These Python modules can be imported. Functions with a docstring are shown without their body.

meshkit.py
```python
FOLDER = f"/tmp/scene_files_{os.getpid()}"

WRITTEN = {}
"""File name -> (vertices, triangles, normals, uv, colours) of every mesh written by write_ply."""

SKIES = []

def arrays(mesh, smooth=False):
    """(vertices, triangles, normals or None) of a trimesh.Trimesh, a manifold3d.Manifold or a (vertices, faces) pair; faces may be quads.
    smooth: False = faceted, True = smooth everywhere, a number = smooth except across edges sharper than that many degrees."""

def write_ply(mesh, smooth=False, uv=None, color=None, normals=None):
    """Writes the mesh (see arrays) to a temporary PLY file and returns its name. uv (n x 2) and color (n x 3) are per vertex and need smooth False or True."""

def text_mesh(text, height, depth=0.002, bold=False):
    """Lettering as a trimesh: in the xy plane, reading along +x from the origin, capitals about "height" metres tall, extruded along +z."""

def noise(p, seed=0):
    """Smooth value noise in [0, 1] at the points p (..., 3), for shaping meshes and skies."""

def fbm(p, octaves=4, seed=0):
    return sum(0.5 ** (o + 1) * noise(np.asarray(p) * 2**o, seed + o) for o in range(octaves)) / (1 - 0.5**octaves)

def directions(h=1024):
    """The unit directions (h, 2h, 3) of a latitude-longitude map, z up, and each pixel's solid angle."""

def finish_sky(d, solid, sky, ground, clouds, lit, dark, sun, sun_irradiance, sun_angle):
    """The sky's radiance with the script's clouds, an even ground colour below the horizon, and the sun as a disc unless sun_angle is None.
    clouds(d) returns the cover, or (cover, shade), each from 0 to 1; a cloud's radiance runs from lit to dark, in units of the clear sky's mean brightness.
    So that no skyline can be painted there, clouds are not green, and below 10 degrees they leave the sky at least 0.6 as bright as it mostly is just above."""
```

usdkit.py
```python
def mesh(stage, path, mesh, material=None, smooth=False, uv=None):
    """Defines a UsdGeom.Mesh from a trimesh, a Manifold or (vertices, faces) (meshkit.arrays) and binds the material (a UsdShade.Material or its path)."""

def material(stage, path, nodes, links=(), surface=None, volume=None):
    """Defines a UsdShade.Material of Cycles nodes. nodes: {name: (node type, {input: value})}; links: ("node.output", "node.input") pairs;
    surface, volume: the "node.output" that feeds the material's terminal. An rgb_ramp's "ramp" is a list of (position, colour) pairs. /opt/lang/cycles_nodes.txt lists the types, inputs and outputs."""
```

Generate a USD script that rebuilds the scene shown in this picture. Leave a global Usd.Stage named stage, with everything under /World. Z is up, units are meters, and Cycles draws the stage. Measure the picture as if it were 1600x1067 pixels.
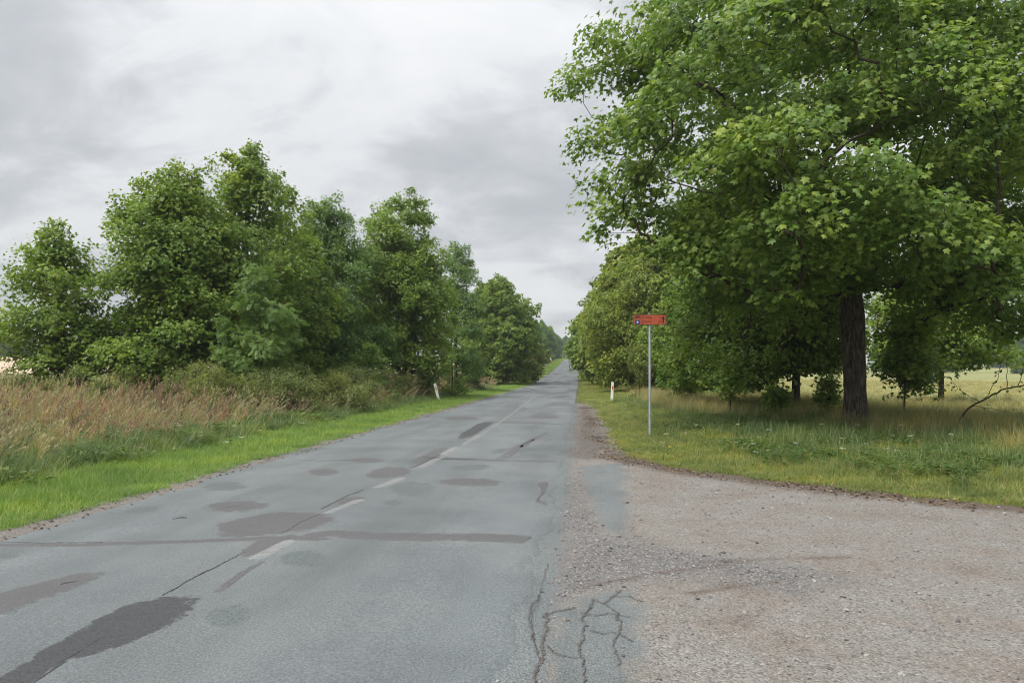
import math
import numpy as np
import shapely
import trimesh
import meshkit
import usdkit
from pxr import Usd, UsdGeom, UsdLux, UsdShade, Gf, Sdf, Vt

stage = Usd.Stage.CreateInMemory()
UsdGeom.SetStageUpAxis(stage, 'Z')
UsdGeom.SetStageMetersPerUnit(stage, 1.0)
world = UsdGeom.Xform.Define(stage, '/World')
stage.SetDefaultPrim(world.GetPrim())
UsdGeom.Scope.Define(stage, '/World/Looks')
T = Sdf.ValueTypeNames

# ------------------------------------------------------------------ camera, sky, sun, exposure
F, HZ, EYE = 1150.0, 580.0, 1.65          # focal length and horizon in pixels of the 1600 wide picture, eye height
YAW = math.atan(110.6 / F)
CY, SY = math.cos(YAW), math.sin(YAW)
cam = UsdGeom.Camera.Define(stage, '/World/camera')
cam.AddTranslateOp().Set(Gf.Vec3d(0, 0, EYE))
cam.AddRotateXYZOp().Set(Gf.Vec3f(90, 0, math.degrees(YAW)))
AP = 36.0
cam.CreateHorizontalApertureAttr(AP)
cam.CreateVerticalApertureAttr(AP * 682 / 1024)
cam.CreateFocalLengthAttr(AP * F / 1600)
cam.CreateVerticalApertureOffsetAttr(AP * (HZ - 533.5) / 1600)
cam.CreateClippingRangeAttr(Gf.Vec2f(0.1, 5000))
cam.CreateExposureAttr(1.95)

SUN_EL, SUN_AZ = math.radians(55), math.radians(-140)     # azimuth from +y towards +x
sun = UsdLux.DistantLight.Define(stage, '/World/sun')
sun.CreateIntensityAttr(0.34)
sun.CreateAngleAttr(35.0)
sun.CreateNormalizeAttr(True)
sun.CreateColorAttr(Gf.Vec3f(1.0, 0.96, 0.9))
sun.AddRotateXYZOp().Set(Gf.Vec3f(90 - math.degrees(SUN_EL), 0, 180 - math.degrees(SUN_AZ)))

def M(name, nodes, links, surface='p.BSDF'):
    return usdkit.material(stage, '/World/Looks/' + name, nodes, links, surface=surface)

SKY_STRENGTH = 0.055
# an overcast sky: clouds cover the clear sky almost wholly and brighten towards the zenith as overcast skies do
sky_mat = usdkit.material(stage, '/World/Looks/overcast_sky', {
    'tc': ('texture_coordinate', {}),
    'sep': ('separate_xyz', {}),
    'sky': ('sky_texture', {'sky_type': 'single_scattering', 'sun_disc': False, 'sun_elevation': SUN_EL, 'sun_rotation': SUN_AZ}),
    'zc': ('math', {'math_type': 'maximum', 'value2': 0.0}),
    'za': ('math', {'math_type': 'add', 'value2': 0.42}),
    'dx': ('math', {'math_type': 'divide'}), 'dy': ('math', {'math_type': 'divide'}),
    'flat': ('combine_xyz', {'z': 0.0}),
    'map': ('mapping', {'rotation': (0, 0, 0.5), 'scale': (1.0, 1.45, 1.0), 'location': (3.1, 1.7, 0.0)}),
    'n1': ('noise_texture', {'scale': 1.55, 'detail': 5.0, 'roughness': 0.5, 'distortion': 0.25}),
    'n2': ('noise_texture', {'scale': 3.6, 'detail': 6.0, 'roughness': 0.6, 'distortion': 0.5}),
    'm12': ('mix_float', {'fac': 0.36}),
    'shade': ('rgb_ramp', {'ramp': [(0.0, (2.58, 2.7, 2.82)), (0.42, (2.74, 2.86, 2.98)), (0.475, (3.1, 3.21, 3.33)), (0.515, (3.62, 3.71, 3.8)), (0.55, (4.1, 4.18, 4.26)), (0.62, (4.35, 4.4, 4.45)), (1.0, (4.4, 4.45, 4.5))]}),
    'z2': ('math', {'math_type': 'multiply'}),
    'lift': ('math', {'math_type': 'multiply_add', 'value2': 1.15, 'value3': 0.83}),
    'cloud': ('vector_math', {'math_type': 'scale'}),
    'mix': ('mix', {'fac': 0.96}),
    'bg': ('background_shader', {'strength': SKY_STRENGTH}),
}, [('tc.generated', 'sep.vector'), ('sep.z', 'zc.value1'), ('zc.value', 'za.value1'), ('sep.x', 'dx.value1'), ('za.value', 'dx.value2'), ('sep.y', 'dy.value1'), ('za.value', 'dy.value2'),
    ('dx.value', 'flat.x'), ('dy.value', 'flat.y'), ('flat.vector', 'map.vector'), ('map.vector', 'n1.vector'), ('map.vector', 'n2.vector'),
    ('n1.fac', 'm12.a'), ('n2.fac', 'm12.b'), ('m12.result', 'shade.fac'), ('zc.value', 'z2.value1'), ('zc.value', 'z2.value2'), ('z2.value', 'lift.value1'), ('shade.color', 'cloud.vector1'), ('lift.value', 'cloud.scale'),
    ('sky.color', 'mix.color1'), ('cloud.vector', 'mix.color2'), ('mix.color', 'bg.color')], surface='bg.background')
sky = UsdLux.DomeLight.Define(stage, '/World/sky')
UsdShade.MaterialBindingAPI.Apply(sky.GetPrim()).Bind(sky_mat)

# ------------------------------------------------------------------ helpers
def tag(prim, label=None, cat=None, group=None, kind=None):
    prim = prim.GetPrim() if hasattr(prim, 'GetPrim') else prim
    for k, v in (('label', label), ('category', cat), ('group', group), ('kind', kind)):
        if v:
            prim.SetCustomDataByKey(k, v)
    return prim

tag(sky, 'grey overcast sky with brighter gaps between soft clouds', 'sky', kind='structure')
USED = {}
def numbered(parent, name):
    key = parent + '/' + name
    n = USED.get(key, 0)
    USED[key] = n + 1
    return key if n == 0 else f'{key}_{n:03d}'

def thing(name, label, cat, loc=(0, 0, 0), rotz=0.0, scale=None, group=None):
    x = UsdGeom.Xform.Define(stage, numbered('/World', name))
    x.AddTranslateOp().Set(Gf.Vec3d(*map(float, loc)))
    if rotz:
        x.AddRotateZOp().Set(float(rotz))
    if scale is not None:
        x.AddScaleOp().Set(Gf.Vec3f(*map(float, scale)))
    return tag(x, label, cat, group)

def obj(name, mesh, mat, parent=None, smooth=False, attrs=None):
    base = '/World' if parent is None else str(parent.GetPath())
    m = usdkit.mesh(stage, numbered(base, name), mesh, mat, smooth=smooth)
    for k, v in (attrs or {}).items():
        UsdGeom.PrimvarsAPI(m).CreatePrimvar(k, T.FloatArray, 'vertex').Set(Vt.FloatArray.FromNumpy(np.asarray(v, np.float32)))
    return m.GetPrim()

def gp(px, py, z=0.0):
    """the ground point (x, y) that the picture shows at this pixel"""
    zc = F * (EYE - z) / (py - HZ)
    xc = (px - 800) / F * zc
    return np.array([xc * CY - zc * SY, xc * SY + zc * CY])

def pt(px, py, zc):
    xc = (px - 800) / F * zc
    return np.array([xc * CY - zc * SY, xc * SY + zc * CY, EYE + (HZ - py) / F * zc])

def sst(x, a, b):
    t = np.clip((np.asarray(x, float) - a) / (b - a), 0, 1)
    return t * t * (3 - 2 * t)

def fbm2(x, y, s=1.0, seed=0, octaves=3):
    x = np.asarray(x, float)
    return meshkit.fbm(np.stack([x * s, np.asarray(y, float) * s, np.zeros_like(x)], -1) + 100.5, octaves, seed)

def nrm(v):
    return v / np.maximum(np.linalg.norm(v, axis=-1, keepdims=True), 1e-9)

# ------------------------------------------------------------------ lie of the land
_Y = np.array([-200, 0, 60, 80, 103, 135, 172, 210, 248, 305, 365, 420, 520, 700, 1500.])
_Z = np.array([0, 0, 0, 0.06, .43, 1.25, 2.4, 3.7, 5.0, 6.6, 7.8, 8.1, 7.0, 3.0, -5.])
from scipy.interpolate import PchipInterpolator
_road = PchipInterpolator(_Y, _Z)
_right = PchipInterpolator([-200, 0, 90, 150, 210, 270, 340, 430, 700, 1500], [0, 0, 0.0, .2, .7, 1.6, 3.2, 4.6, 5.0, 6.0])
def zroad(y):
    return _road(np.clip(y, -199, 1499))
def xmid(y):
    return -3.0 - 0.6 * (np.maximum(y, 0) / 172.0) ** 1.3
def land(x, y):
    x, y = np.asarray(x, float), np.asarray(y, float)
    z = zroad(y)
    w = sst(x, 9, 70)
    z = z * (1 - w) + _right(np.clip(y, -199, 1499)) * w
    z = z + 0.008 * np.maximum(0, -x - 24) * sst(y, -20, 40) * (1 - 0.5 * sst(-x, 150, 500))
    d = np.abs(x - xmid(y)) - 2.7
    z = z + 0.25 * (fbm2(x, y, 0.06, 3) - 0.5) * sst(d, 3, 14)
    return z

# edge of the grass on the right: round the corner of the gravel side road
EDGE_PX = [(1760, 814), (1600, 795), (1450, 783), (1300, 765), (1180, 750), (1100, 740), (1030, 727), (975, 715), (950, 695), (938, 668), (926, 640)]
EDGE = [np.array([30.0, 2.5]), np.array([16.0, 6.2])] + [gp(*p) for p in EDGE_PX]
EDGE = np.array(EDGE + [np.array([xmid(y) + 2.85, y]) for y in (42.0, 60.0, 100.0, 170.0, 300.0, 420.0)])
EDGE_LINE = shapely.LineString(EDGE)
RIGHT_GRASS = shapely.Polygon(list(map(tuple, EDGE)) + [(700, 420), (700, 2.5)])

def wob(x, y):
    return 0.5 * (fbm2(x, y, 1.3, 7) - 0.5) + 0.16 * (fbm2(x, y, 6, 8) - 0.5)

def edge_dist(x, y):
    """metres into the right hand grass (negative on the gravel)"""
    p = shapely.points(np.asarray(x, float), np.asarray(y, float))
    d = shapely.distance(p, EDGE_LINE)
    inside = shapely.contains(RIGHT_GRASS, p)
    return np.where(inside, d, -d) + wob(x, y)

def grid(xs, ys, zf, keep=None):
    X, Y = np.meshgrid(xs, ys)
    Z = zf(X, Y)
    v = np.stack([X, Y, Z], -1).reshape(-1, 3)
    n, m = len(xs), len(ys)
    i, j = np.meshgrid(np.arange(m - 1), np.arange(n - 1), indexing='ij')
    a = i * n + j
    q = np.stack([a, a + 1, a + n + 1, a + n], -1).reshape(-1, 4)
    f = np.vstack([q[:, [0, 1, 2]], q[:, [0, 2, 3]]])
    if keep is not None:
        f = f[keep(v[f].mean(1))]
    return compact(v, f)

def compact(v, f):
    u, inv = np.unique(f, return_inverse=True)
    return v[u], inv.reshape(f.shape)

# ------------------------------------------------------------------ ground, fields
def graded(parts):
    out = []
    for a, b, s in parts:
        out.append(np.arange(a, b, s))
    out.append([parts[-1][1]])
    return np.unique(np.round(np.concatenate(out), 4))

gx = graded([(-900, -300, 40), (-300, -100, 10), (-100, -32, 3), (-32, -7.2, 0.8), (-7.2, 0.8, 0.2), (0.8, 32, 0.8), (32, 100, 3), (100, 300, 10), (300, 900, 40)])
gy = graded([(-60, -6, 3), (-6, 60, 0.8), (60, 140, 2.5), (140, 480, 6), (480, 1400, 40)])
def ground_z(x, y):
    d = np.abs(x - xmid(y)) - 2.7
    z = land(x, y) - 0.03
    apron = (x > -1.5) & (y < 36) & (edge_dist(x.ravel(), y.ravel()).reshape(x.shape) < 0.6)
    return np.where((d < -0.15) | apron, z - 0.12, z)
LEFT_FIELD = lambda c: (c[:, 0] < xmid(c[:, 1]) - 2.7 - 15.5) & (c[:, 1] < 330)
RIGHT_FIELD = lambda c: (c[:, 0] > 12.5) & (c[:, 1] > 14) & (c[:, 1] < 330)

def noise_mix_mat(name, cols, s1, s2, rough=0.9, bump=0.0):
    nodes = {'g': ('geometry', {}), 'n1': ('noise_texture', {'scale': s1, 'detail': 4.0}), 'n2': ('noise_texture', {'scale': s2, 'detail': 3.0, 'roughness': 0.7}),
             'a': ('rgb_ramp', {'ramp': [(0.3, cols[0]), (0.5, cols[1]), (0.7, cols[2])]}), 'b': ('rgb_ramp', {'ramp': [(0.25, (0.55, 0.55, 0.55)), (0.75, (1.4, 1.4, 1.4))]}),
             'm': ('mix', {'mix_type': 'multiply', 'fac': 1.0}), 'p': ('principled_bsdf', {'roughness': rough, 'specular_ior_level': 0.2})}
    links = [('g.position', 'n1.vector'), ('g.position', 'n2.vector'), ('n1.fac', 'a.fac'), ('n2.fac', 'b.fac'), ('a.color', 'm.color1'), ('b.color', 'm.color2'), ('m.color', 'p.base_color')]
    if bump:
        nodes['bp'] = ('bump', {'strength': 0.6, 'distance': bump})
        links += [('n2.fac', 'bp.height'), ('bp.normal', 'p.normal')]
    return M(name, nodes, links)

soil_mat = noise_mix_mat('soil_and_thatch', [(0.05, 0.06, 0.02), (0.075, 0.085, 0.03), (0.11, 0.09, 0.05)], 0.6, 9.0, bump=0.04)
grain_mat = noise_mix_mat('ripe_grain', [(0.42, 0.31, 0.22), (0.47, 0.36, 0.26), (0.5, 0.39, 0.29)], 0.05, 1.2, bump=0.1)
meadow_mat = noise_mix_mat('dry_meadow', [(0.15, 0.185, 0.065), (0.21, 0.215, 0.085), (0.25, 0.225, 0.105)], 0.035, 1.6, bump=0.1)
tag(obj('ground', grid(gx, gy, ground_z, lambda c: ~LEFT_FIELD(c) & ~RIGHT_FIELD(c)), soil_mat, smooth=True), 'grassy ground on both sides of the road', 'ground', kind='structure')
tag(obj('grain_field', grid(gx, gy, ground_z, LEFT_FIELD), grain_mat, smooth=True), 'pale pinkish ripe grain field behind the left hand trees', 'field', kind='structure')
tag(obj('meadow', grid(gx, gy, ground_z, RIGHT_FIELD), meadow_mat, smooth=True), 'yellow green meadow behind the big maple on the right', 'meadow', kind='structure')

# ------------------------------------------------------------------ road
def asphalt_nodes(base=((0.088, 0.1, 0.105), (0.113, 0.127, 0.132), (0.133, 0.145, 0.147))):
    """worn bluish asphalt, its aggregate and its stains; the colour leaves by 'agg.color', the relief by 'bp.normal'"""
    nodes = {'g': ('geometry', {}),
             'big': ('noise_texture', {'scale': 0.55, 'detail': 5.0, 'roughness': 0.6}),
             'tone': ('rgb_ramp', {'ramp': [(0.3, base[0]), (0.5, base[1]), (0.68, base[2])]}),
             'fine': ('noise_texture', {'scale': 62.0, 'detail': 3.0, 'roughness': 0.85}),
             'fr': ('rgb_ramp', {'ramp': [(0.28, (0.42, 0.43, 0.45)), (0.5, (1.0, 1.0, 1.0)), (0.72, (1.8, 1.78, 1.74))]}),
             'tm': ('mapping', {'scale': (1.3, 0.1, 1.0)}), 'tk': ('noise_texture', {'scale': 1.0, 'detail': 4.0, 'roughness': 0.6}), 'tr': ('rgb_ramp', {'ramp': [(0.3, (0.8, 0.79, 0.78)), (0.5, (1, 1, 1)), (0.7, (1.13, 1.13, 1.13))]}), 'trk': ('mix', {'mix_type': 'multiply', 'fac': 1.0}),
             'agg0': ('mix', {'mix_type': 'multiply', 'fac': 0.85}),
             'sm': ('mapping', {'scale': (0.5, 0.1, 1.0)}),
             'st': ('noise_texture', {'scale': 1.1, 'detail': 4.0, 'roughness': 0.55, 'distortion': 0.6}),
             'sr': ('rgb_ramp', {'ramp': [(0.46, (0, 0, 0)), (0.6, (1, 1, 1))]}),
             'sep': ('separate_xyz', {}),
             'far': ('map_range', {'from_min': 16.0, 'from_max': 45.0, 'to_min': 0.12, 'to_max': 0.85, 'clamp': True}),
             'sf': ('math', {'math_type': 'multiply'}),
             'agg': ('mix', {'color2': (0.062, 0.064, 0.068)}),
             'bp': ('bump', {'strength': 0.6, 'distance': 0.01})}
    links = [('g.position', 'big.vector'), ('big.fac', 'tone.fac'), ('g.position', 'fine.vector'), ('fine.fac', 'fr.fac'), ('g.position', 'tm.vector'), ('tm.vector', 'tk.vector'), ('tk.fac', 'tr.fac'), ('tone.color', 'trk.color1'), ('tr.color', 'trk.color2'), ('trk.color', 'agg0.color1'), ('fr.color', 'agg0.color2'),
             ('g.position', 'sm.vector'), ('sm.vector', 'st.vector'), ('st.fac', 'sr.fac'), ('g.position', 'sep.vector'), ('sep.y', 'far.value'), ('sr.color', 'sf.value1'), ('far.result', 'sf.value2'),
             ('sf.value', 'agg.fac'), ('agg0.color', 'agg.color1'), ('fine.fac', 'bp.height')]
    return nodes, links

def asphalt(name, top=None, hole=0.5, sharp=0.12, speck=0.85, rough=0.62):
    """asphalt; with top a second surface (a patch, paint) that covers it where the mesh's 'fade' and a ragged noise allow"""
    nodes, links = asphalt_nodes()
    nodes['p'] = ('principled_bsdf', {'roughness': rough, 'specular_ior_level': 0.4})
    out = 'agg.color'
    if top is not None:
        nodes.update({'at': ('attribute', {'attribute': 'fade'}), 'rag': ('noise_texture', {'scale': 9.0, 'detail': 7.0, 'roughness': 0.75}),
                      'rs': ('math', {'math_type': 'multiply_add', 'value2': 3.4, 'value3': -3.4 * hole}),
                      'sum': ('math', {'math_type': 'add'}),
                      'cut': ('map_range', {'from_min': 0.5 - sharp, 'from_max': 0.5 + sharp, 'to_min': 0.0, 'to_max': 1.0, 'clamp': True}),
                      'top0': ('mix', {'mix_type': 'multiply', 'fac': speck}), 'tv': ('mix', {'color1': tuple(0.78 * np.array(top)), 'color2': tuple(1.25 * np.array(top))}),
                      'cov': ('mix', {})})
        links += [('g.position', 'rag.vector'), ('rag.fac', 'rs.value1'), ('rs.value', 'sum.value1'), ('at.fac', 'sum.value2'), ('sum.value', 'cut.value'), ('cut.result', 'cov.fac'),
                  ('fr.color', 'top0.color2'), ('big.fac', 'tv.fac'), ('tv.color', 'top0.color1'), ('agg.color', 'cov.color1'), ('top0.color', 'cov.color2')]
        out = 'cov.color'
    links += [(out, 'p.base_color'), ('bp.normal', 'p.normal')]
    return M(name, nodes, links)

road_mat = asphalt('worn_asphalt')
ry = graded([(-8, 4, 0.5), (4, 22, 0.06), (22, 60, 0.25), (60, 460, 2.0)])
def road_edges(y):
    n = np.stack([y, np.zeros_like(y), np.zeros_like(y)], -1)
    jag = lambda seed, a, s: a * (meshkit.fbm(n * s + 50, 3, seed) - 0.5)
    near = 1 - sst(y, 17, 30)
    lo = xmid(y) - 2.7 + jag(11, 0.34, 0.7) + jag(12, 0.1, 6)
    hi = xmid(y) + 2.7 + jag(13, 0.24, 0.9) + (jag(14, 0.2, 4) + jag(15, 0.1, 14) - 0.04) * near
    return lo, hi
def road_z(x, y):
    u = np.abs(x - xmid(y)) / 2.7
    return zroad(y) + 0.03 * (1 - u ** 2) + 0.006
lo, hi = road_edges(ry)
NU = 30
u = np.r_[0, 0.008, 0.02, np.linspace(0.045, 0.955, NU - 6), 0.98, 0.992, 1]
RX = lo[:, None] + (hi - lo)[:, None] * u
RYY = np.repeat(ry[:, None], NU, 1)
RZ = road_z(RX, RYY)
RZ[:, 0] -= 0.012; RZ[:, -1] -= 0.014
RX = np.hstack([RX[:, :1] - 0.03, RX, RX[:, -1:] + 0.03]); RYY = np.hstack([RYY[:, :1], RYY, RYY[:, -1:]]); RZ = np.hstack([RZ[:, :1] - 0.16, RZ, RZ[:, -1:] - 0.16])
n = NU + 2
i, j = np.meshgrid(np.arange(len(ry) - 1), np.arange(n - 1), indexing='ij')
a = i * n + j
q = np.stack([a, a + 1, a + n + 1, a + n], -1).reshape(-1, 4)
road = thing('road', 'long straight worn asphalt country road with patches', 'road')
tag(road, kind='structure')
obj('asphalt', (np.stack([RX, RYY, RZ], -1).reshape(-1, 3), np.vstack([q[:, [0, 1, 2]], q[:, [0, 2, 3]]])), road_mat, road, smooth=30)

def smooth_loop(p, m=64):
    p = np.asarray(p, float)
    for _ in range(3):
        p = np.stack([0.75 * p + 0.25 * np.roll(p, -1, 0), 0.25 * p + 0.75 * np.roll(p, -1, 0)], 1).reshape(-1, p.shape[1])
    d = np.r_[0, np.cumsum(np.linalg.norm(np.roll(p, -1, 0) - p, axis=1))]
    pp = np.vstack([p, p[:1]])
    t = np.linspace(0, d[-1], m, endpoint=False)
    return np.stack([np.interp(t, d, pp[:, k]) for k in range(p.shape[1])], 1)

LAYER = [0]
def sink(x, y):
    """sheets on the road dip under its surface where the crumbling right edge ends"""
    return 0.05 * sst(x - road_edges(np.asarray(y, float))[1], -0.12, -0.02)
def patch(px_poly, mat, name='asphalt_patch', seed=0, ragged=0.05, soft=0.3, parent=None, zf=road_z, lift=0.004):
    w = np.array([gp(*p) for p in px_poly])
    loop = smooth_loop(w, 72)
    c = loop.mean(0)
    rad = np.linalg.norm(loop - c, axis=1, keepdims=True)
    nz = fbm2(loop[:, 0], loop[:, 1], 3.0, 20 + seed)[:, None] - 0.5
    nz2 = fbm2(loop[:, 0], loop[:, 1], 1.2, 80 + seed)[:, None] - 0.5
    loop = c + (loop - c) * (1 + 2.6 * ragged * nz + 0.8 * nz2)
    rings, fade = [], []
    for s, fd in ((1.12, 0.0), (1.0, 0.3), (1 - soft * 0.5, 0.7), (1 - soft, 1.0), (0.3, 1.15)):
        rings.append(c + (loop - c) * s)
        fade.append(np.full(len(loop), fd))
    v2 = np.vstack(rings + [c[None]])
    LAYER[0] = (LAYER[0] + 1) % 5
    k = len(loop)
    z = zf(v2[:, 0], v2[:, 1]) + 0.0012 + 0.0006 * LAYER[0]
    z[:k] -= 0.005
    if parent is None:
        z = z - sink(v2[:, 0], v2[:, 1])
    ii = np.arange(k); jj = (ii + 1) % k
    f = []
    for r in range(4):
        f += [np.stack([r * k + ii, r * k + jj, (r + 1) * k + jj], 1), np.stack([r * k + ii, (r + 1) * k + jj, (r + 1) * k + ii], 1)]
    f.append(np.stack([4 * k + ii, 4 * k + jj, np.full(k, 5 * k)], 1))
    f = np.vstack(f)
    v = np.column_stack([v2, z])
    if np.cross(v[f[0, 1]] - v[f[0, 0]], v[f[0, 2]] - v[f[0, 0]])[2] < 0:
        f = f[:, ::-1]
    return obj(name, (v, f), mat, parent or road, smooth=True, attrs={'fade': np.concatenate(fade + [[1.0]])})

def ell(cx, cy, rx, ry_, tilt=0.0):
    t = np.linspace(0, 2 * np.pi, 14, endpoint=False)
    return [(cx + rx * math.cos(k), cy + ry_ * math.sin(k) - tilt * rx * math.cos(k)) for k in t]

tar_mat = asphalt('fresh_tar', (0.04, 0.041, 0.045), hole=0.47, sharp=0.16, rough=0.6)
brown_mat = asphalt('brown_patch', (0.08, 0.0785, 0.081), hole=0.47, sharp=0.22, speck=0.6)
blue_mat = asphalt('coarse_patch', (0.082, 0.095, 0.097), hole=0.5, sharp=0.3, speck=1.0)
pale_mat = asphalt('bare_patch', (0.155, 0.155, 0.15), hole=0.58, sharp=0.2, speck=0.6)
paint_mat = asphalt('worn_paint', (0.18, 0.184, 0.18), hole=0.58, sharp=0.42, speck=0.5)
P = patch
P([(-60, 1110), (-10, 1075), (60, 1030), (140, 983), (205, 952), (262, 936), (312, 936), (304, 962), (262, 990), (205, 1012), (150, 1030), (95, 1042), (60, 1070), (10, 1110)], tar_mat, seed=1, soft=0.22)
P([(-60, 950), (0, 934), (60, 918), (130, 900), (168, 902), (120, 924), (60, 946), (0, 967), (-60, 985)], brown_mat, seed=2)
P([(338, 832), (365, 817), (415, 807), (475, 804), (528, 811), (505, 826), (445, 839), (380, 843), (345, 840)], brown_mat, seed=3, soft=0.2)
for k, (cx, cy, rx, ry_, tl, m) in enumerate([(368, 795, 47, 9, 0.03, brown_mat), (350, 762, 36, 8, 0, blue_mat), (473, 878, 40, 14, 0.05, blue_mat), (355, 970, 36, 17, 0.12, blue_mat), (643, 768, 40, 12, 0, blue_mat),
                                          (733, 756, 50, 6, 0, brown_mat), (608, 742, 38, 10, 0.12, brown_mat), (548, 787, 22, 6, 0.1, brown_mat), (612, 790, 16, 5, 0, blue_mat), (505, 741, 24, 5, 0, brown_mat), (572, 722, 24, 4, 0, brown_mat),
                                          (225, 798, 30, 6, 0.1, blue_mat), (8, 962, 22, 8, 0.05, blue_mat), (8, 872, 24, 5, 0.05, blue_mat), (735, 733, 35, 4, 0.05, blue_mat), (470, 705, 50, 4, 0.1, blue_mat), (300, 880, 0.1, 0.1, 0, blue_mat),
                                          (640, 640, 0.1, 0.1, 0, blue_mat), (560, 672, 40, 3.5, 0.1, blue_mat), (805, 705, 40, 4, 0.06, blue_mat), (850, 652, 26, 3, 0, brown_mat), (720, 655, 28, 3, 0, brown_mat)]):
    if rx > 1:
        P(ell(cx, cy, rx, ry_, tl), m, seed=5 + k, ragged=0.1, soft=0.35)
P([(832, 786), (848, 770), (838, 757), (854, 752), (877, 753), (871, 772), (862, 788)], brown_mat, seed=31, ragged=0.12, soft=0.2)
P([(705, 691), (730, 672), (752, 661), (776, 659), (764, 668), (742, 682), (728, 690)], tar_mat, seed=32, ragged=0.12)
P([(636, 729), (660, 713), (690, 700), (706, 699), (690, 712), (655, 730)], brown_mat, seed=33, ragged=0.12)
P([(395, 852), (440, 842), (480, 842), (440, 862), (395, 876), (360, 880)], brown_mat, seed=34)
P([(330, 930), (390, 890), (420, 880), (380, 905), (345, 935)], brown_mat, seed=36, ragged=0.1, soft=0.6)
P([(770, 722), (800, 700), (858, 672), (862, 676), (815, 702), (785, 726)], brown_mat, seed=37, soft=0.8)

def strip(px_line, width, mat, name, seed=0, wob_=0.25, lift=0.006, n=80, parent=None, zf=road_z, jag=0.0, solid=1.0):
    """a long narrow sheet on the road: a filled joint, a crack, a painted line"""
    p = np.array([gp(*q) for q in px_line])
    d = np.r_[0, np.cumsum(np.linalg.norm(np.diff(p, axis=0), axis=1))]
    t = np.linspace(0, d[-1], n)
    c = np.stack([np.interp(t, d, p[:, k]) for k in (0, 1)], 1)
    tang = nrm(np.gradient(c, axis=0))
    nor = np.stack([-tang[:, 1], tang[:, 0]], 1)
    if jag:
        c = c + nor * (jag * 2 * (fbm2(t, np.full(n, seed * 3.1), 3.0, 40 + seed, 4) - 0.5))[:, None]
    wl = np.interp(t / d[-1], np.linspace(0, 1, len(np.atleast_1d(width))), np.atleast_1d(width))
    if jag:
        jr = np.random.default_rng(900 + seed)
        c = c + nor * jr.normal(0, 0.005, n)[:, None]
        wl = wl * jr.uniform(0.25, 1.3, n)
    w = wl * (1 + 2 * wob_ * (fbm2(t, np.full(n, 3.7 + seed), 2.5, 60 + seed) - 0.5)) / 2
    w = w * np.clip(np.minimum(np.arange(n), np.arange(n)[::-1]) / 3.0, 0.15, 1)
    cols, fade = [], []
    for s, fd in ((-1.5, 0), (-0.5, 1), (0.5, 1), (1.5, 0)):
        q = c + nor * (w * s)[:, None]
        cols.append(np.column_stack([q, zf(q[:, 0], q[:, 1]) + lift * 0.45 - 0.006 * (abs(s) > 1) * solid - (sink(q[:, 0], q[:, 1]) if parent is None else 0)])); fade.append(np.full(n, fd))
    v = np.stack(cols, 1).reshape(-1, 3)
    fade = np.stack(fade, 1).ravel()
    i, j = np.meshgrid(np.arange(n - 1), np.arange(3), indexing='ij')
    a = i * 4 + j
    q = np.stack([a, a + 4, a + 5, a + 1], -1).reshape(-1, 4)
    f = np.vstack([q[:, [0, 1, 2]], q[:, [0, 2, 3]]])
    if np.cross(v[f[0, 1]] - v[f[0, 0]], v[f[0, 2]] - v[f[0, 0]])[2] < 0:
        f = f[:, ::-1]
    return obj(name, (v, f), mat, parent or road, smooth=True, attrs={'fade': fade})

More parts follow.
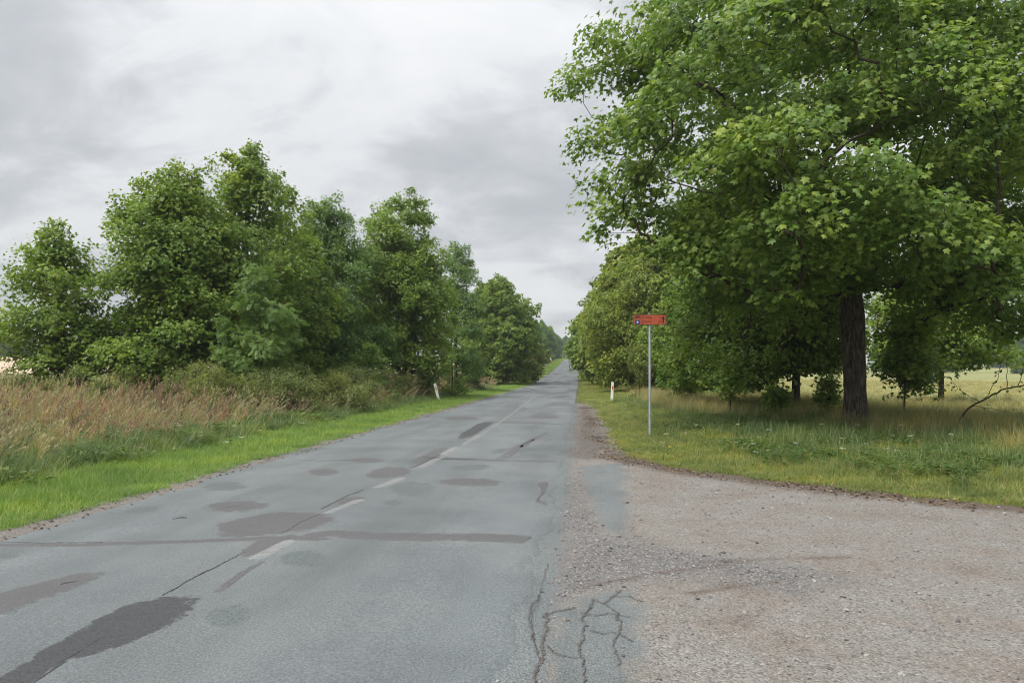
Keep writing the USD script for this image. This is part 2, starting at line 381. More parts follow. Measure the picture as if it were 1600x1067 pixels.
strip([(-30, 852), (120, 855), (300, 851), (420, 846), (520, 847)], [0.10, 0.18, 0.16, 0.2], brown_mat, 'filled_joint', 1, 0.4)
strip([(470, 843), (520, 838), (570, 842), (660, 843), (760, 842), (830, 845), (853, 843)], [0.2, 0.3, 0.34, 0.3, 0.36, 0.26], brown_mat, 'filled_joint', 2, 0.35, lift=0.0075)
strip([(655, 716), (700, 719), (760, 721), (820, 722), (878, 721)], [0.4, 0.3, 0.2, 0.3], brown_mat, 'filled_joint', 4, 0.5)
strip([(660, 717), (690, 720), (745, 720)], [0.2, 0.15, 0.1], tar_mat, 'filled_joint', 5, 0.5, lift=0.009)
strip([(760, 661), (830, 662), (886, 664)], [0.5, 0.35, 0.4], brown_mat, 'filled_joint', 6, 0.4)
crack_mat = asphalt('open_crack', (0.03, 0.029, 0.028), hole=0.5, sharp=0.2)
for k, (ln, w) in enumerate([([(300, 912), (316, 903), (345, 888), (380, 869)], [0.008, 0.035, 0.01, 0.014]), ([(255, 938), (280, 924), (300, 912)], 0.008), ([(440, 838), (470, 822), (500, 808)], 0.012), ([(502, 800), (540, 780), (568, 769)], [0.015, 0.02, 0.03]),
                             ([(0, 848), (60, 851), (160, 851)], 0.008), ([(270, 815), (283, 812), (292, 813)], [0.01, 0.06, 0.01]), ([(95, 920), (105, 917), (120, 915)], [0.01, 0.04, 0.01]),
                             ([(352, 797), (365, 795), (380, 794)], 0.02), ([(450, 718), (500, 722), (560, 721)], 0.018), ([(640, 735), (665, 724), (690, 712)], 0.03)]):
    strip(ln, w, crack_mat, 'crack', 10 + k, 0.8, lift=0.011, n=90, jag=0.035)
for k, (ln, w) in enumerate([([(395, 881), (425, 865), (456, 849)], 0.13), ([(508, 808), (535, 797), (566, 784)], 0.14), ([(585, 767), (605, 760), (630, 750)], 0.15), ([(655, 735), (668, 728), (684, 719)], 0.13),
                             ([(690, 714), (700, 708), (714, 700)], 0.13), ([(722, 697), (735, 690), (752, 681)], 0.12)]):
    strip(ln, w, paint_mat, 'centre_dash', 30 + k, 0.3, lift=0.012, n=50)
strip([(655, 740), (690, 718), (740, 690), (790, 655), (840, 617)], [0.08, 0.1, 0.12], pale_mat, 'worn_centre_line', 39, 0.4, lift=0.010)

# ------------------------------------------------------------------ gravel side road
GREY_PX = [[(868, 760), (905, 742), (945, 722), (905, 722), (925, 760), (935, 800), (965, 830), (1010, 850), (1090, 862), (1190, 872), (1260, 884), (1330, 905), (1250, 920), (1130, 905), (1060, 902), (980, 905), (910, 925), (868, 940), (862, 880), (862, 820)],
           [(892, 715), (900, 660), (908, 625), (926, 640), (940, 672), (950, 700), (930, 716)]]
BLUE_PX = [[(832, 1200), (845, 1067), (853, 1000), (862, 950), (900, 938), (940, 924), (992, 920), (1000, 960), (1000, 1067), (1010, 1200)], [(905, 730), (975, 722), (982, 800), (970, 838), (940, 822), (922, 780)]]
GREY = shapely.union_all([shapely.Polygon([tuple(gp(*p)) for p in poly]).buffer(0) for poly in GREY_PX])
BLUE = shapely.union_all([shapely.Polygon([tuple(gp(*p)) for p in poly]).buffer(0) for poly in BLUE_PX])
def sdist(poly, x, y):
    p = shapely.points(np.asarray(x, float), np.asarray(y, float))
    d = shapely.distance(p, poly.boundary)
    return np.where(shapely.contains(poly, p), d, -d)

def apron_z(x, y):
    u = sst(x, -0.3, 1.0)
    return zroad(y) - 0.004 + 0.03 * (fbm2(x, y, 1.1, 31) - 0.5) * u + 0.012 * (fbm2(x, y, 9.0, 32) - 0.5) * u - 0.02 * (1 - sst(x, -0.75, -0.5))
ax = graded([(-0.75, 3.5, 0.045), (3.5, 9, 0.09), (9, 32, 0.5)])
ay = graded([(-6, 3.5, 0.25), (3.5, 10, 0.045), (10, 16, 0.08), (16, 38, 0.2)])
def apron_keep(c):
    return (edge_dist(c[:, 0], c[:, 1]) < 0.25) & (c[:, 0] < 31)
av, af = grid(ax, ay, apron_z, apron_keep)
agrey = 0.9 * sst(sdist(GREY, av[:, 0], av[:, 1]) + 0.9 * (fbm2(av[:, 0], av[:, 1], 2.2, 41, 4) - 0.5), -0.3, 0.3)
ablue = sst(sdist(BLUE, av[:, 0], av[:, 1]) + 0.45 * (fbm2(av[:, 0], av[:, 1], 3, 42, 4) - 0.5), -0.06, 0.1)
ablue = np.maximum(ablue, sst(-av[:, 0], 0.12, 0.25))
adirt = (1 - sst(-edge_dist(av[:, 0], av[:, 1]), 0.1, 0.6)) * (1 - 0.65 * sst(av[:, 1], 13, 18))
GREY2 = shapely.Polygon([tuple(gp(*p)) for p in GREY_PX[1]]).buffer(0)
adirt = np.maximum(adirt, 0.6 * sst(sdist(GREY2, av[:, 0], av[:, 1]) + 0.6 * (fbm2(av[:, 0], av[:, 1], 2.0, 48) - 0.5), -0.25, 0.25))
RUTS = [shapely.LineString([tuple(gp(*p)) for p in ln]) for ln in ([(905, 916), (960, 906), (1000, 900)], [(1030, 894), (1075, 888), (1130, 881)], [(1080, 926), (1150, 915), (1210, 909)], [(1060, 878), (1180, 873), (1320, 868)])]
for ln in RUTS:
    dd = shapely.distance(shapely.points(av[:, 0], av[:, 1]), ln)
    adirt = np.maximum(adirt, 0.8 * np.exp(-(dd / 0.05) ** 2) * sst(fbm2(av[:, 0], av[:, 1], 3.0, 47), 0.3, 0.6))
nodes, links = asphalt_nodes()
nodes.update({
    'tn': ('noise_texture', {'scale': 1.3, 'detail': 5.0, 'roughness': 0.65}),
    'tan': ('rgb_ramp', {'ramp': [(0.3, (0.155, 0.138, 0.122)), (0.43, (0.19, 0.171, 0.153)), (0.53, (0.194, 0.184, 0.171)), (0.7, (0.218, 0.212, 0.202))]}),
    'vo': ('voronoi_texture', {'scale': 70.0, 'randomness': 1.0}),
    'vs': ('separate_color', {}),
    'vr': ('rgb_ramp', {'ramp': [(0.0, (0.35, 0.35, 0.37)), (0.2, (0.7, 0.68, 0.66)), (0.6, (1.0, 1.0, 1.0)), (0.88, (1.18, 1.17, 1.15)), (1.0, (1.55, 1.55, 1.55))]}),
    'tan2': ('mix', {'mix_type': 'multiply', 'fac': 0.75}),
    'grv': ('rgb_ramp', {'ramp': [(0.0, (0.06, 0.06, 0.062)), (0.5, (0.125, 0.122, 0.123)), (0.85, (0.175, 0.168, 0.164)), (1.0, (0.32, 0.31, 0.3))]}),
    'dirt': ('mix', {'mix_type': 'multiply', 'fac': 0.8, 'color1': (0.105, 0.082, 0.066)}),
    'ag': ('attribute', {'attribute': 'grey'}), 'ab': ('attribute', {'attribute': 'blue'}), 'ad': ('attribute', {'attribute': 'dirt'}),
    'lite': ('mix', {'mix_type': 'multiply', 'fac': 1.0, 'color2': (1.2, 1.19, 1.17)}),
    'm1': ('mix', {}), 'm2': ('mix', {}), 'm3': ('mix', {}),
    'b2': ('bump', {'strength': 0.8, 'distance': 0.012, 'invert': True}),
    'p': ('principled_bsdf', {'roughness': 0.85, 'specular_ior_level': 0.3})})
links += [('g.position', 'tn.vector'), ('tn.fac', 'tan.fac'), ('g.position', 'vo.vector'), ('vo.color', 'vs.color'), ('vs.r', 'vr.fac'), ('tan.color', 'tan2.color1'), ('vr.color', 'tan2.color2'), ('vs.g', 'grv.fac'),
          ('vr.color', 'dirt.color2'), ('ag.fac', 'm1.fac'), ('tan2.color', 'm1.color1'), ('grv.color', 'm1.color2'), ('ab.fac', 'm2.fac'), ('m1.color', 'm2.color1'), ('agg.color', 'lite.color1'), ('lite.color', 'm2.color2'),
          ('ad.fac', 'm3.fac'), ('m2.color', 'm3.color1'), ('dirt.color', 'm3.color2'), ('m3.color', 'p.base_color'), ('vo.distance', 'b2.height'), ('bp.normal', 'b2.normal'), ('b2.normal', 'p.normal')]
apron_mat = M('gravel_and_old_asphalt', nodes, links)
apron = thing('gravel_side_road', 'wide pinkish gravel turn-off joining the road on the right', 'side road')
tag(apron, kind='structure')
obj('gravel_surface', (av, af), apron_mat, apron, smooth=True, attrs={'grey': agrey, 'blue': ablue, 'dirt': adirt})
mud_mat = asphalt('muddy_crack', (0.075, 0.06, 0.05), hole=0.52, sharp=0.25)
for k, (ln, w) in enumerate([([(912, 1067), (908, 1020), (918, 975), (910, 960), (925, 935)], [0.02, 0.03, 0.045, 0.025]), ([(838, 1067), (850, 1020), (855, 985), (853, 955)], [0.05, 0.03, 0.05, 0.03]),
                             ([(922, 935), (945, 945), (965, 960), (970, 970)], 0.018), ([(830, 1000), (828, 960), (845, 930)], 0.012), ([(828, 985), (838, 945), (858, 880)], 0.008),
                             ([(955, 932), (985, 930), (1005, 940)], 0.02), ([(910, 958), (930, 962), (952, 958), (985, 964)], 0.016), ([(945, 944), (958, 930), (972, 922)], 0.02), ([(918, 985), (940, 992), (962, 990), (990, 1002)], 0.012), ([(965, 958), (968, 985), (960, 1010), (972, 1040)], 0.014), ([(852, 1010), (870, 1022), (905, 1026)], 0.012), ([(850, 965), (866, 955), (900, 948)], 0.02), ([(846, 1035), (836, 1010), (838, 990)], 0.014)]):
    strip(ln, np.atleast_1d(w) * 0.33, mud_mat, 'crack', 70 + k, 0.8, lift=0.012, n=110, parent=apron, zf=lambda x, y: np.where(x < -0.3, road_z(x, y), apron_z(x, y) + 0.004), jag=0.07, solid=0.6)

sy = graded([(1, 26, 0.12), (26, 130, 0.8)])
lo = road_edges(sy)[0]
cols = []
for dx, dz in ((-0.62, -0.06), (-0.45, -0.005), (-0.2, 0.004), (0.0, 0.002), (0.1, -0.02)):
    xx = lo + dx + 0.16 * (fbm2(sy, 0 * sy + dx, 1.7, 44) - 0.5)
    cols.append(np.stack([xx, sy, land(xx, sy) + dz + 0.012 * (fbm2(xx, sy, 7, 45) - 0.5)], 1))
v = np.stack(cols, 1).reshape(-1, 3)
i, j = np.meshgrid(np.arange(len(sy) - 1), np.arange(4), indexing='ij')
a = i * 5 + j
q = np.stack([a, a + 1, a + 6, a + 5], -1).reshape(-1, 4)
tag(obj('gravel_shoulder', (v, np.vstack([q[:, [0, 1, 2]], q[:, [0, 2, 3]]])), apron_mat, smooth=True, attrs={'grey': np.full(len(v), 0.35), 'blue': np.zeros(len(v)), 'dirt': np.full(len(v), 0.2)}), 'narrow strip of dirty gravel between asphalt and left verge', 'road shoulder', kind='structure')

# ------------------------------------------------------------------ scattered instances
def quat_z(a, tilt, tdir):
    """quaternions (w, x, y, z): turn about z by a, then lean by tilt towards tdir"""
    qz = np.stack([np.cos(a / 2), 0 * a, 0 * a, np.sin(a / 2)], 1)
    axx, axy = -np.sin(tdir), np.cos(tdir)
    s = np.sin(tilt / 2)
    qt = np.stack([np.cos(tilt / 2), axx * s, axy * s, 0 * a], 1)
    w1, x1, y1, z1 = qt.T; w2, x2, y2, z2 = qz.T
    return np.stack([w1 * w2 - x1 * x2 - y1 * y2 - z1 * z2, w1 * x2 + x1 * w2 + y1 * z2 - z1 * y2, w1 * y2 - x1 * z2 + y1 * w2 + z1 * x2, w1 * z2 + x1 * y2 - y1 * x2 + z1 * w2], 1)

def scatter(name, protos, pos, idx, quat, scale, label, cat):
    path = numbered('/World', name)
    pi = UsdGeom.PointInstancer.Define(stage, path)
    for k, (mesh, mat, tint) in enumerate(protos):
        m = usdkit.mesh(stage, f'{path}/kinds/kind_{k + 1:03d}', mesh, mat)
        if tint is not None:
            UsdGeom.PrimvarsAPI(m).CreatePrimvar('tint', T.FloatArray, 'vertex').Set(Vt.FloatArray.FromNumpy(np.asarray(tint, np.float32)))
        pi.CreatePrototypesRel().AddTarget(m.GetPath())
    pi.CreatePositionsAttr(Vt.Vec3fArray.FromNumpy(np.asarray(pos, np.float32)))
    pi.CreateProtoIndicesAttr(Vt.IntArray.FromNumpy(np.asarray(idx, np.int32)))
    pi.CreateOrientationsAttr(Vt.QuathArray([Gf.Quath(float(a), float(b), float(c), float(d)) for a, b, c, d in quat]))
    scale = np.asarray(scale, float)
    if scale.ndim == 1:
        scale = np.repeat(scale[:, None], 3, 1)
    pi.CreateScalesAttr(Vt.Vec3fArray.FromNumpy(scale.astype(np.float32)))
    tag(pi, label, cat, kind='stuff')
    return pi.GetPrim()

def blades(rng, nb, h, w, spread, curl, lean=0.0, seg=3, tint=(0, 1)):
    """a tuft of nb bent grass blades, each a tapering strip; 'tint' tells blades apart"""
    V, Fc, C = [], [], []
    o = 0
    for b in range(nb):
        az = rng.uniform(0, 2 * np.pi)
        r = spread * math.sqrt(rng.uniform())
        az0 = rng.uniform(0, 2 * np.pi)
        p0 = np.array([r * math.cos(az0), r * math.sin(az0), -0.02])
        hh = h * rng.uniform(0.55, 1.1)
        cu = curl * rng.uniform(0.3, 1.3)
        d = np.array([math.cos(az), math.sin(az), 0])
        side = np.array([-d[1], d[0], 0]) * w * rng.uniform(0.7, 1.2)
        t = rng.uniform(*tint)
        for k in range(seg + 1):
            s = k / seg
            p = p0 + d * hh * cu * s ** 2 + np.array([lean * hh * s ** 1.6, 0, 0]) + np.array([0, 0, hh * (s - 0.35 * cu * s ** 2)])
            ww = (1 - s ** 1.5) * 0.5
            if k < seg:
                V += [p - side * ww, p + side * ww]; C += [t, t]
            else:
                V.append(p); C.append(t)
        for k in range(seg - 1):
            a = o + 2 * k
            Fc += [(a, a + 1, a + 3), (a, a + 3, a + 2)]
        a = o + 2 * (seg - 1)
        Fc.append((a, a + 1, a + 2))
        o = len(V)
    return np.array(V), np.array(Fc), np.array(C)

def join(*ms):
    v, f, c, o = [], [], [], 0
    for a, b, t in ms:
        v.append(a); f.append(b + o); c.append(t); o += len(a)
    return np.vstack(v), np.vstack(f), np.concatenate(c)

def leafy(name, ramp, patch_ramp=None, patch_scale=0.8, transl=0.35, rough=0.5, spec=0.3, tr_col=None):
    """plant matter: colour by the mesh's 'tint' and by soft patches over the ground; light passes through it"""
    nodes = {'at': ('attribute', {'attribute': 'tint'}), 'r': ('rgb_ramp', {'ramp': ramp}), 'g': ('geometry', {}), 'n': ('noise_texture', {'scale': patch_scale, 'detail': 3.0}),
             'pr': ('rgb_ramp', {'ramp': patch_ramp or [(0.3, (0.66, 0.72, 0.75)), (0.5, (1, 1, 1)), (0.7, (1.38, 1.22, 0.92))]}), 'm': ('mix', {'mix_type': 'multiply', 'fac': 1.0}),
             'p': ('principled_bsdf', {'roughness': rough, 'specular_ior_level': spec}), 'tb': ('mix', {'mix_type': 'multiply', 'fac': 1.0, 'color2': tr_col or (1.25, 1.3, 0.7)}), 't': ('translucent_bsdf', {}), 'mx': ('mix_closure', {'fac': transl})}
    links = [('at.fac', 'r.fac'), ('g.position', 'n.vector'), ('n.fac', 'pr.fac'), ('r.color', 'm.color1'), ('pr.color', 'm.color2'), ('m.color', 'p.base_color'), ('m.color', 'tb.color1'), ('tb.color', 't.color'),
             ('p.BSDF', 'mx.closure1'), ('t.BSDF', 'mx.closure2')]
    return M(name, nodes, links, 'mx.closure')

verge_mat = leafy('verge_grass_blades', [(0, (0.098, 0.19, 0.032)), (0.55, (0.165, 0.275, 0.055)), (0.85, (0.26, 0.34, 0.105)), (1.0, (0.38, 0.35, 0.17))])
lush_mat = leafy('lush_grass_blades', [(0, (0.07, 0.125, 0.036)), (0.6, (0.12, 0.18, 0.065)), (1.0, (0.22, 0.24, 0.12))])
dry_mat = leafy('mixed_dry_grass_blades', [(0, (0.1, 0.17, 0.034)), (0.5, (0.17, 0.225, 0.055)), (0.8, (0.28, 0.26, 0.1)), (1.0, (0.45, 0.35, 0.18))])
reed_mat = leafy('reed_grass_stalks', [(0, (0.1, 0.155, 0.05)), (0.3, (0.19, 0.225, 0.105)), (0.55, (0.33, 0.305, 0.19)), (0.75, (0.35, 0.27, 0.19)), (0.88, (0.25, 0.155, 0.125)), (1.0, (0.185, 0.1, 0.092))])
straw_mat = leafy('straw', [(0, (0.15, 0.18, 0.06)), (0.4, (0.31, 0.28, 0.13)), (1.0, (0.5, 0.41, 0.23))])

rng = np.random.default_rng(5)
def reed(rng, ns, h, plume):
    parts = [blades(rng, 16, h * 0.55, 0.009, 0.09, 0.6, 0.12, 3, (0.0, 0.5))]
    for s in range(ns):
        a = rng.uniform(0, 2 * np.pi); r = rng.uniform(0, 0.1)
        hh = h * rng.uniform(0.75, 1.12)
        v, f, c = blades(rng, 1, hh, 0.006, 0.0, 0.12, 0.22, 4, (0.35, 0.6))
        v = v + [r * math.cos(a), r * math.sin(a), 0]
        parts.append((v, f, c))
        tip = v[-1]
        base = v[-1] + (v[-3] - v[-1]) * 0.8
        L = rng.uniform(0.14, 0.22)
        ax_ = nrm((tip - v[-3])[None])[0] * L
        pl = rng.uniform(*plume)
        for q in range(9):     # the plume: small drooping spikelets along the top of the stalk
            s0 = tip - ax_ * (1 - q / 8.0)
            wv = rng.normal(size=3) * 0.5; wv[2] = abs(wv[2])
            wv = nrm((wv + nrm(ax_[None])[0] * 1.1)[None])[0] * L * 0.36 * math.sin(0.35 + 2.5 * q / 8.0)
            sd = nrm(np.cross(wv, rng.normal(size=3))[None])[0] * 0.011
            parts.append((np.array([s0 - sd * 0.3, s0 + sd * 0.3, s0 + wv * 0.6 + sd, s0 + wv, s0 + wv * 0.6 - sd]), np.array([(0, 1, 2), (0, 2, 4), (4, 2, 3)]), np.full(5, pl)))
    return join(*parts)

short_kinds = [(lambda m: ((m[0], m[1]), verge_mat, m[2]))(blades(rng, 30, 0.2, 0.006, 0.075, 0.8)) for _ in range(4)]
lush_kinds = [(lambda m: ((m[0], m[1]), lush_mat, m[2]))(blades(rng, 26, 0.5, 0.011, 0.1, 0.75, 0.1, 4)) for _ in range(4)]
dry_kinds = [(lambda m: ((m[0], m[1]), dry_mat, m[2]))(blades(rng, 30, 0.22, 0.006, 0.09, 0.75)) for _ in range(4)]
reed_kinds = [(lambda m: ((m[0], m[1]), reed_mat, m[2]))(reed(rng, 9, 1.1, pl)) for pl in ((0.5, 0.7), (0.6, 0.85), (0.8, 1.0), (0.85, 1.0), (0.45, 0.6))]
straw_kinds = [(lambda m: ((m[0], m[1]), straw_mat, m[2]))(blades(rng, 26, 0.85, 0.006, 0.11, 0.35, 0.12, 4)) for _ in range(3)]

def sprinkle(rng, x0, x1, y0, y1, dens):
    n = rng.poisson((x1 - x0) * (y1 - y0) * dens)
    return rng.uniform(x0, x1, n), rng.uniform(y0, y1, n)

def in_view(x, y, m=2.5):
    zc = -x * SY + y * CY
    xc = x * CY + y * SY
    return (zc > 1.5) & (np.abs(xc) < 0.70 * zc + m)

def lay(name, kinds, zones, keep, size, label, cat, seed, pick=None, tilt=0.15, sink=0.0):
    """zones: boxes with a density each; keep(x, y) = probability; size(x, y) = (scale across, scale up)"""
    rng = np.random.default_rng(seed)
    xs, ys, ms = [], [], []
    for x0, x1, y0, y1, dens, mul in zones:
        x, y = sprinkle(rng, x0, x1, y0, y1, dens)
        xs.append(x); ys.append(y); ms.append(np.full(len(x), mul))
    x, y, mul = map(np.concatenate, (xs, ys, ms))
    k = in_view(x, y) & (rng.uniform(size=len(x)) < keep(x, y))
    x, y, mul = x[k], y[k], mul[k]
    sa, su = size(x, y)
    jit = rng.uniform(0.75, 1.3, len(x))
    sc = np.stack([sa * mul * jit, sa * mul * jit, su * jit * rng.uniform(0.85, 1.15, len(x))], 1)
    idx = rng.integers(0, len(kinds), len(x)) if pick is None else pick(x, y, rng)
    q = quat_z(rng.uniform(0, 2 * np.pi, len(x)) if tilt < 0.3 else rng.uniform(-0.6, 0.6, len(x)), np.abs(rng.normal(0, tilt if tilt < 0.3 else 0.1, len(x))), rng.uniform(0, 2 * np.pi, len(x)))
    print(name, len(x))
    return scatter(name, kinds, np.stack([x, y, land(x, y) - 0.03 - sink], 1), idx, q, sc, label, cat)

def dleft(x, y):
    lo_ = xmid(y) - 2.7
    return lo_ - x + 0.45 * (fbm2(x, y, 0.8, 51) - 0.5)

lay('verge_grass', short_kinds, [(-9, -5.2, 3, 14, 210, 1), (-9, -5.2, 14, 26, 110, 1.25), (-9, -5.2, 26, 60, 45, 1.8), (-10, -5.4, 60, 130, 18, 2.6), (-13, -5.6, 130, 380, 4, 5)],
    lambda x, y: sst(dleft(x, y) + 0.25 * (fbm2(x, y, 2.4, 63) - 0.5), 0.02, 0.36) * (1 - sst(dleft(x, y), 2.2, 3.3)), lambda x, y: (0.9 + 0 * x, 0.55 + 0.65 * sst(dleft(x, y), 0.1, 1.6) + 0.5 * (fbm2(x, y, 1.5, 52) - 0.5)),
    'bright green short grass along the left edge of the road', 'grass', 1)
lay('lush_grass', lush_kinds, [(-13, -7, 3, 16, 75, 1), (-13, -7, 16, 34, 30, 1.4), (-13, -7, 34, 70, 10, 2)],
    lambda x, y: sst(dleft(x, y), 1.9, 2.8) * (1 - 0.85 * sst(dleft(x, y), 2.8, 5.5)), lambda x, y: (1.0 + 0 * x, 0.55 + 0.55 * sst(dleft(x, y), 1.6, 3.2)),
    'darker knee-high grass behind the bright left verge', 'grass', 2)
lay('reed_grass', reed_kinds, [(-32, -7.5, 5, 22, 15, 1), (-34, -7.5, 22, 45, 12, 1.15), (-20, -7.5, 45, 95, 5, 1.6)],
    lambda x, y: sst(dleft(x, y), 2.6, 4.2) * sst(fbm2(x, y, 0.35, 53), 0.1, 0.42), lambda x, y: (1.0 + 0 * x, 0.62 + 0.3 * sst(dleft(x, y), 3, 7) + 0.3 * (fbm2(x, y, 0.5, 54) - 0.5)),
    'tall seeding reed grass with reddish plumes in front of the left shrubs', 'reed grass', 3,
    pick=lambda x, y, r: np.clip((fbm2(x, y, 0.45, 55) * 2.2 - 0.78) * 4 + r.normal(0, 0.8, len(x)), 0, 4).astype(int), tilt=0.5)

FAR_EDGE = lambda x, y: edge_dist(x, y)
def right_line(x, y):
    """metres in front (positive) of the line of the right hand trees"""
    lx = np.interp(y, [10, 20, 25, 31, 45, 60, 100, 400], [10.5, 7.6, 5.2, 3.6, 3.6, 3.6, 3.2, 2.6])
    return lx - x
lay('roadside_grass', dry_kinds, [(-1, 14, 8, 20, 150, 1), (-1, 12, 20, 34, 70, 1.3), (-2, 9, 34, 60, 28, 1.9), (-3, 8, 60, 130, 10, 2.8), (-5, 7, 130, 380, 3, 5)],
    lambda x, y: sst(edge_dist(x, y), -0.02, 0.35) * (1 - sst(x, 9, 12) * 0.7), lambda x, y: (1.0 + 0 * x, 0.42 + 0.75 * sst(edge_dist(x, y), 0.2, 3.0) + 0.5 * (fbm2(x, y, 1.2, 56) - 0.5)),
    'short yellow green grass between the gravel turn-off and the big maple', 'grass', 4)
lay('long_grass', lush_kinds, [(0, 18, 10, 26, 22, 0.9), (0, 12, 26, 40, 12, 1.2)],
    lambda x, y: sst(edge_dist(x, y), 1.2, 3.0) * sst(fbm2(x, y, 0.55, 57), 0.42, 0.6), lambda x, y: (1.0 + 0 * x, 0.7 + 0.4 * sst(edge_dist(x, y), 1.5, 4)),
    'clumps of longer green grass in front of the big maple', 'grass', 5)
lay('straw_grass', straw_kinds, [(1.5, 22, 14, 27, 20, 1), (1.0, 14, 27, 48, 30, 1.1), (0.8, 9, 48, 110, 3, 2)],
    lambda x, y: sst(-right_line(x, y), -0.9, 0.3) * (1 - 0.7 * sst(x, 9, 13)) * sst(fbm2(x, y, 0.5, 58), 0.3, 0.55), lambda x, y: (1.0 + 0 * x, 0.75 + 0.5 * (fbm2(x, y, 0.8, 59) - 0.5)),
    'dry straw coloured grass under the right hand trees', 'dry grass', 6)
lay('meadow_grass', straw_kinds[:2] + dry_kinds[:2], [(11, 50, 14, 45, 5, 1.6), (14, 120, 45, 110, 1.1, 3.2)],
    lambda x, y: sst(x, 11, 13) + 0 * y, lambda x, y: (1.0 + 0 * x, 0.5 + 0 * x), 'sparse seeding grass of the meadow beyond the right hand trees', 'meadow grass', 7)

def umbel(rng, h, rad):
    v, f, c = blades(rng, 2, h, 0.006, 0.01, 0.1, 0.05, 3, (0.0, 0.2))
    parts = [(v, f, c), blades(rng, 8, h * 0.5, 0.012, 0.04, 0.8, 0.0, 3, (0.0, 0.2))]
    top_ = v[6]
    for q in range(16):
        a = rng.uniform(0, 6.28); r = rad * math.sqrt(rng.uniform())
        o_ = top_ + [r * math.cos(a), r * math.sin(a), rng.uniform(-.01, .01)]
        w = 0.011
        parts.append((np.array([o_ + [w, 0, 0], o_ + [0, w, .003], o_ + [-w, 0, 0], o_ + [0, -w, .003]]), np.array([(0, 1, 2), (0, 2, 3)]), np.full(4, 1.0)))
    return join(*parts)
white_fl = leafy('white_flowers', [(0, (0.09, 0.15, 0.04)), (0.5, (0.12, 0.18, 0.05)), (0.8, (0.6, 0.6, 0.56)), (1, (0.62, 0.62, 0.58))])
yellow_fl = leafy('yellow_flowers', [(0, (0.09, 0.15, 0.04)), (0.5, (0.12, 0.18, 0.05)), (0.8, (0.6, 0.45, 0.05)), (1, (0.62, 0.46, 0.06))])
rng = np.random.default_rng(21)
fk = [(lambda m: ((m[0], m[1]), mt_, m[2]))(umbel(rng, h_, r_)) for mt_, h_, r_ in ((white_fl, .6, .06), (white_fl, .45, .045), (yellow_fl, .4, .03))]
fp = [gp(x_, y_) for x_, y_ in zip(rng.normal(500, 26, 46), rng.normal(692, 9, 46))] + [gp(x_, y_) for x_, y_ in zip(rng.uniform(100, 680, 50), rng.uniform(690, 730, 50))] + [gp(x_, y_) for x_, y_ in zip(rng.uniform(1020, 1560, 40), rng.uniform(690, 730, 40))]
fp = np.array([p for p in fp if dleft(*map(np.atleast_1d, p))[0] > 1.0 or p[0] > 1.5])
scatter('wildflowers', fk, np.column_stack([fp, land(fp[:, 0], fp[:, 1]) - 0.03]), np.where(rng.uniform(size=len(fp)) < 0.8, rng.integers(0, 2, len(fp)), 2), quat_z(rng.uniform(0, 6.28, len(fp)), rng.uniform(0, .2, len(fp)), rng.uniform(0, 6.28, len(fp))), rng.uniform(0.7, 1.15, len(fp)),
        'small white and yellow wildflowers scattered through the verges', 'wildflowers')
weed_mat = leafy('low_weeds', [(0, (0.045, 0.09, 0.025)), (0.6, (0.07, 0.125, 0.034)), (1, (0.11, 0.17, 0.055))])
def weed(rng, nl, rad, L):
    parts = []
    for q in range(nl):
        a = rng.uniform(0, 6.28); r = rad * math.sqrt(rng.uniform())
        d_ = np.array([math.cos(a), math.sin(a), rng.uniform(-.1, .7)]); d_ /= np.linalg.norm(d_)
        sd = np.array([-math.sin(a), math.cos(a), rng.normal(0, .3)]) * L * .28
        o_ = np.array([r * math.cos(a), r * math.sin(a), rng.uniform(0.03, 0.26)])
        parts.append((np.array([o_, o_ + d_ * L * .5 + sd, o_ + d_ * L - [0, 0, .25 * L], o_ + d_ * L * .5 - sd]), np.array([(0, 1, 2), (0, 2, 3)]), np.full(4, rng.uniform())))
    return join(*parts)
wk = [(lambda m: ((m[0], m[1]), weed_mat, m[2]))(weed(rng, 34, .17, L_)) for L_ in (.06, .08, .11)]
def weed_zone(x, y):
    return sst(edge_dist(x, y), 1.4, 2.6) * (1 - sst(edge_dist(x, y), 5.5, 7.5)) * sst(fbm2(x, y, 0.5, 64), 0.4, 0.55) * sst(x, 1.5, 4)
lay('low_weeds', wk, [(1, 13, 9, 26, 26, 1.0)], weed_zone, lambda x, y: (1.0 + 0 * x, 0.8 + 0 * x), 'dark green leafy weeds in the grass before the big maple', 'weeds', 22)
lay('verge_weeds', wk, [(-12, -6, 4, 30, 10, 1.2)], lambda x, y: sst(dleft(x, y), 1.7, 2.6) * sst(fbm2(x, y, 0.7, 65), 0.45, 0.6), lambda x, y: (1.1 + 0 * x, 0.9 + 0.5 * sst(dleft(x, y), 1.5, 3)), 'broad-leaved weeds in the grass of the left verge', 'weeds', 23)

# loose stones of the side road
def stone(rng):
    m = trimesh.creation.icosphere(1, 1.0)
    v = m.vertices * rng.uniform(0.6, 1.1, 3) * [1, 1, 0.65]
    v = v * (1 + 0.25 * rng.normal(size=(len(v), 1)))
    return v, np.array(m.faces)
stone_mats = [M(f'stone_{nm}', {'g': ('geometry', {}), 'n': ('noise_texture', {'scale': 30.0}), 'r': ('rgb_ramp', {'ramp': [(0.3, tuple(0.75 * np.array(c))), (0.7, c)]}), 'p': ('principled_bsdf', {'roughness': 0.8})}, [('g.position', 'n.vector'), ('n.fac', 'r.fac'), ('r.color', 'p.base_color')])
              for nm, c in (('grey', (0.17, 0.167, 0.168)), ('dark', (0.085, 0.083, 0.083)), ('pink', (0.205, 0.178, 0.163)), ('pale', (0.29, 0.28, 0.27)))]
rng = np.random.default_rng(9)
kinds = [(stone(rng), stone_mats[k % 4], None) for k in range(8)]
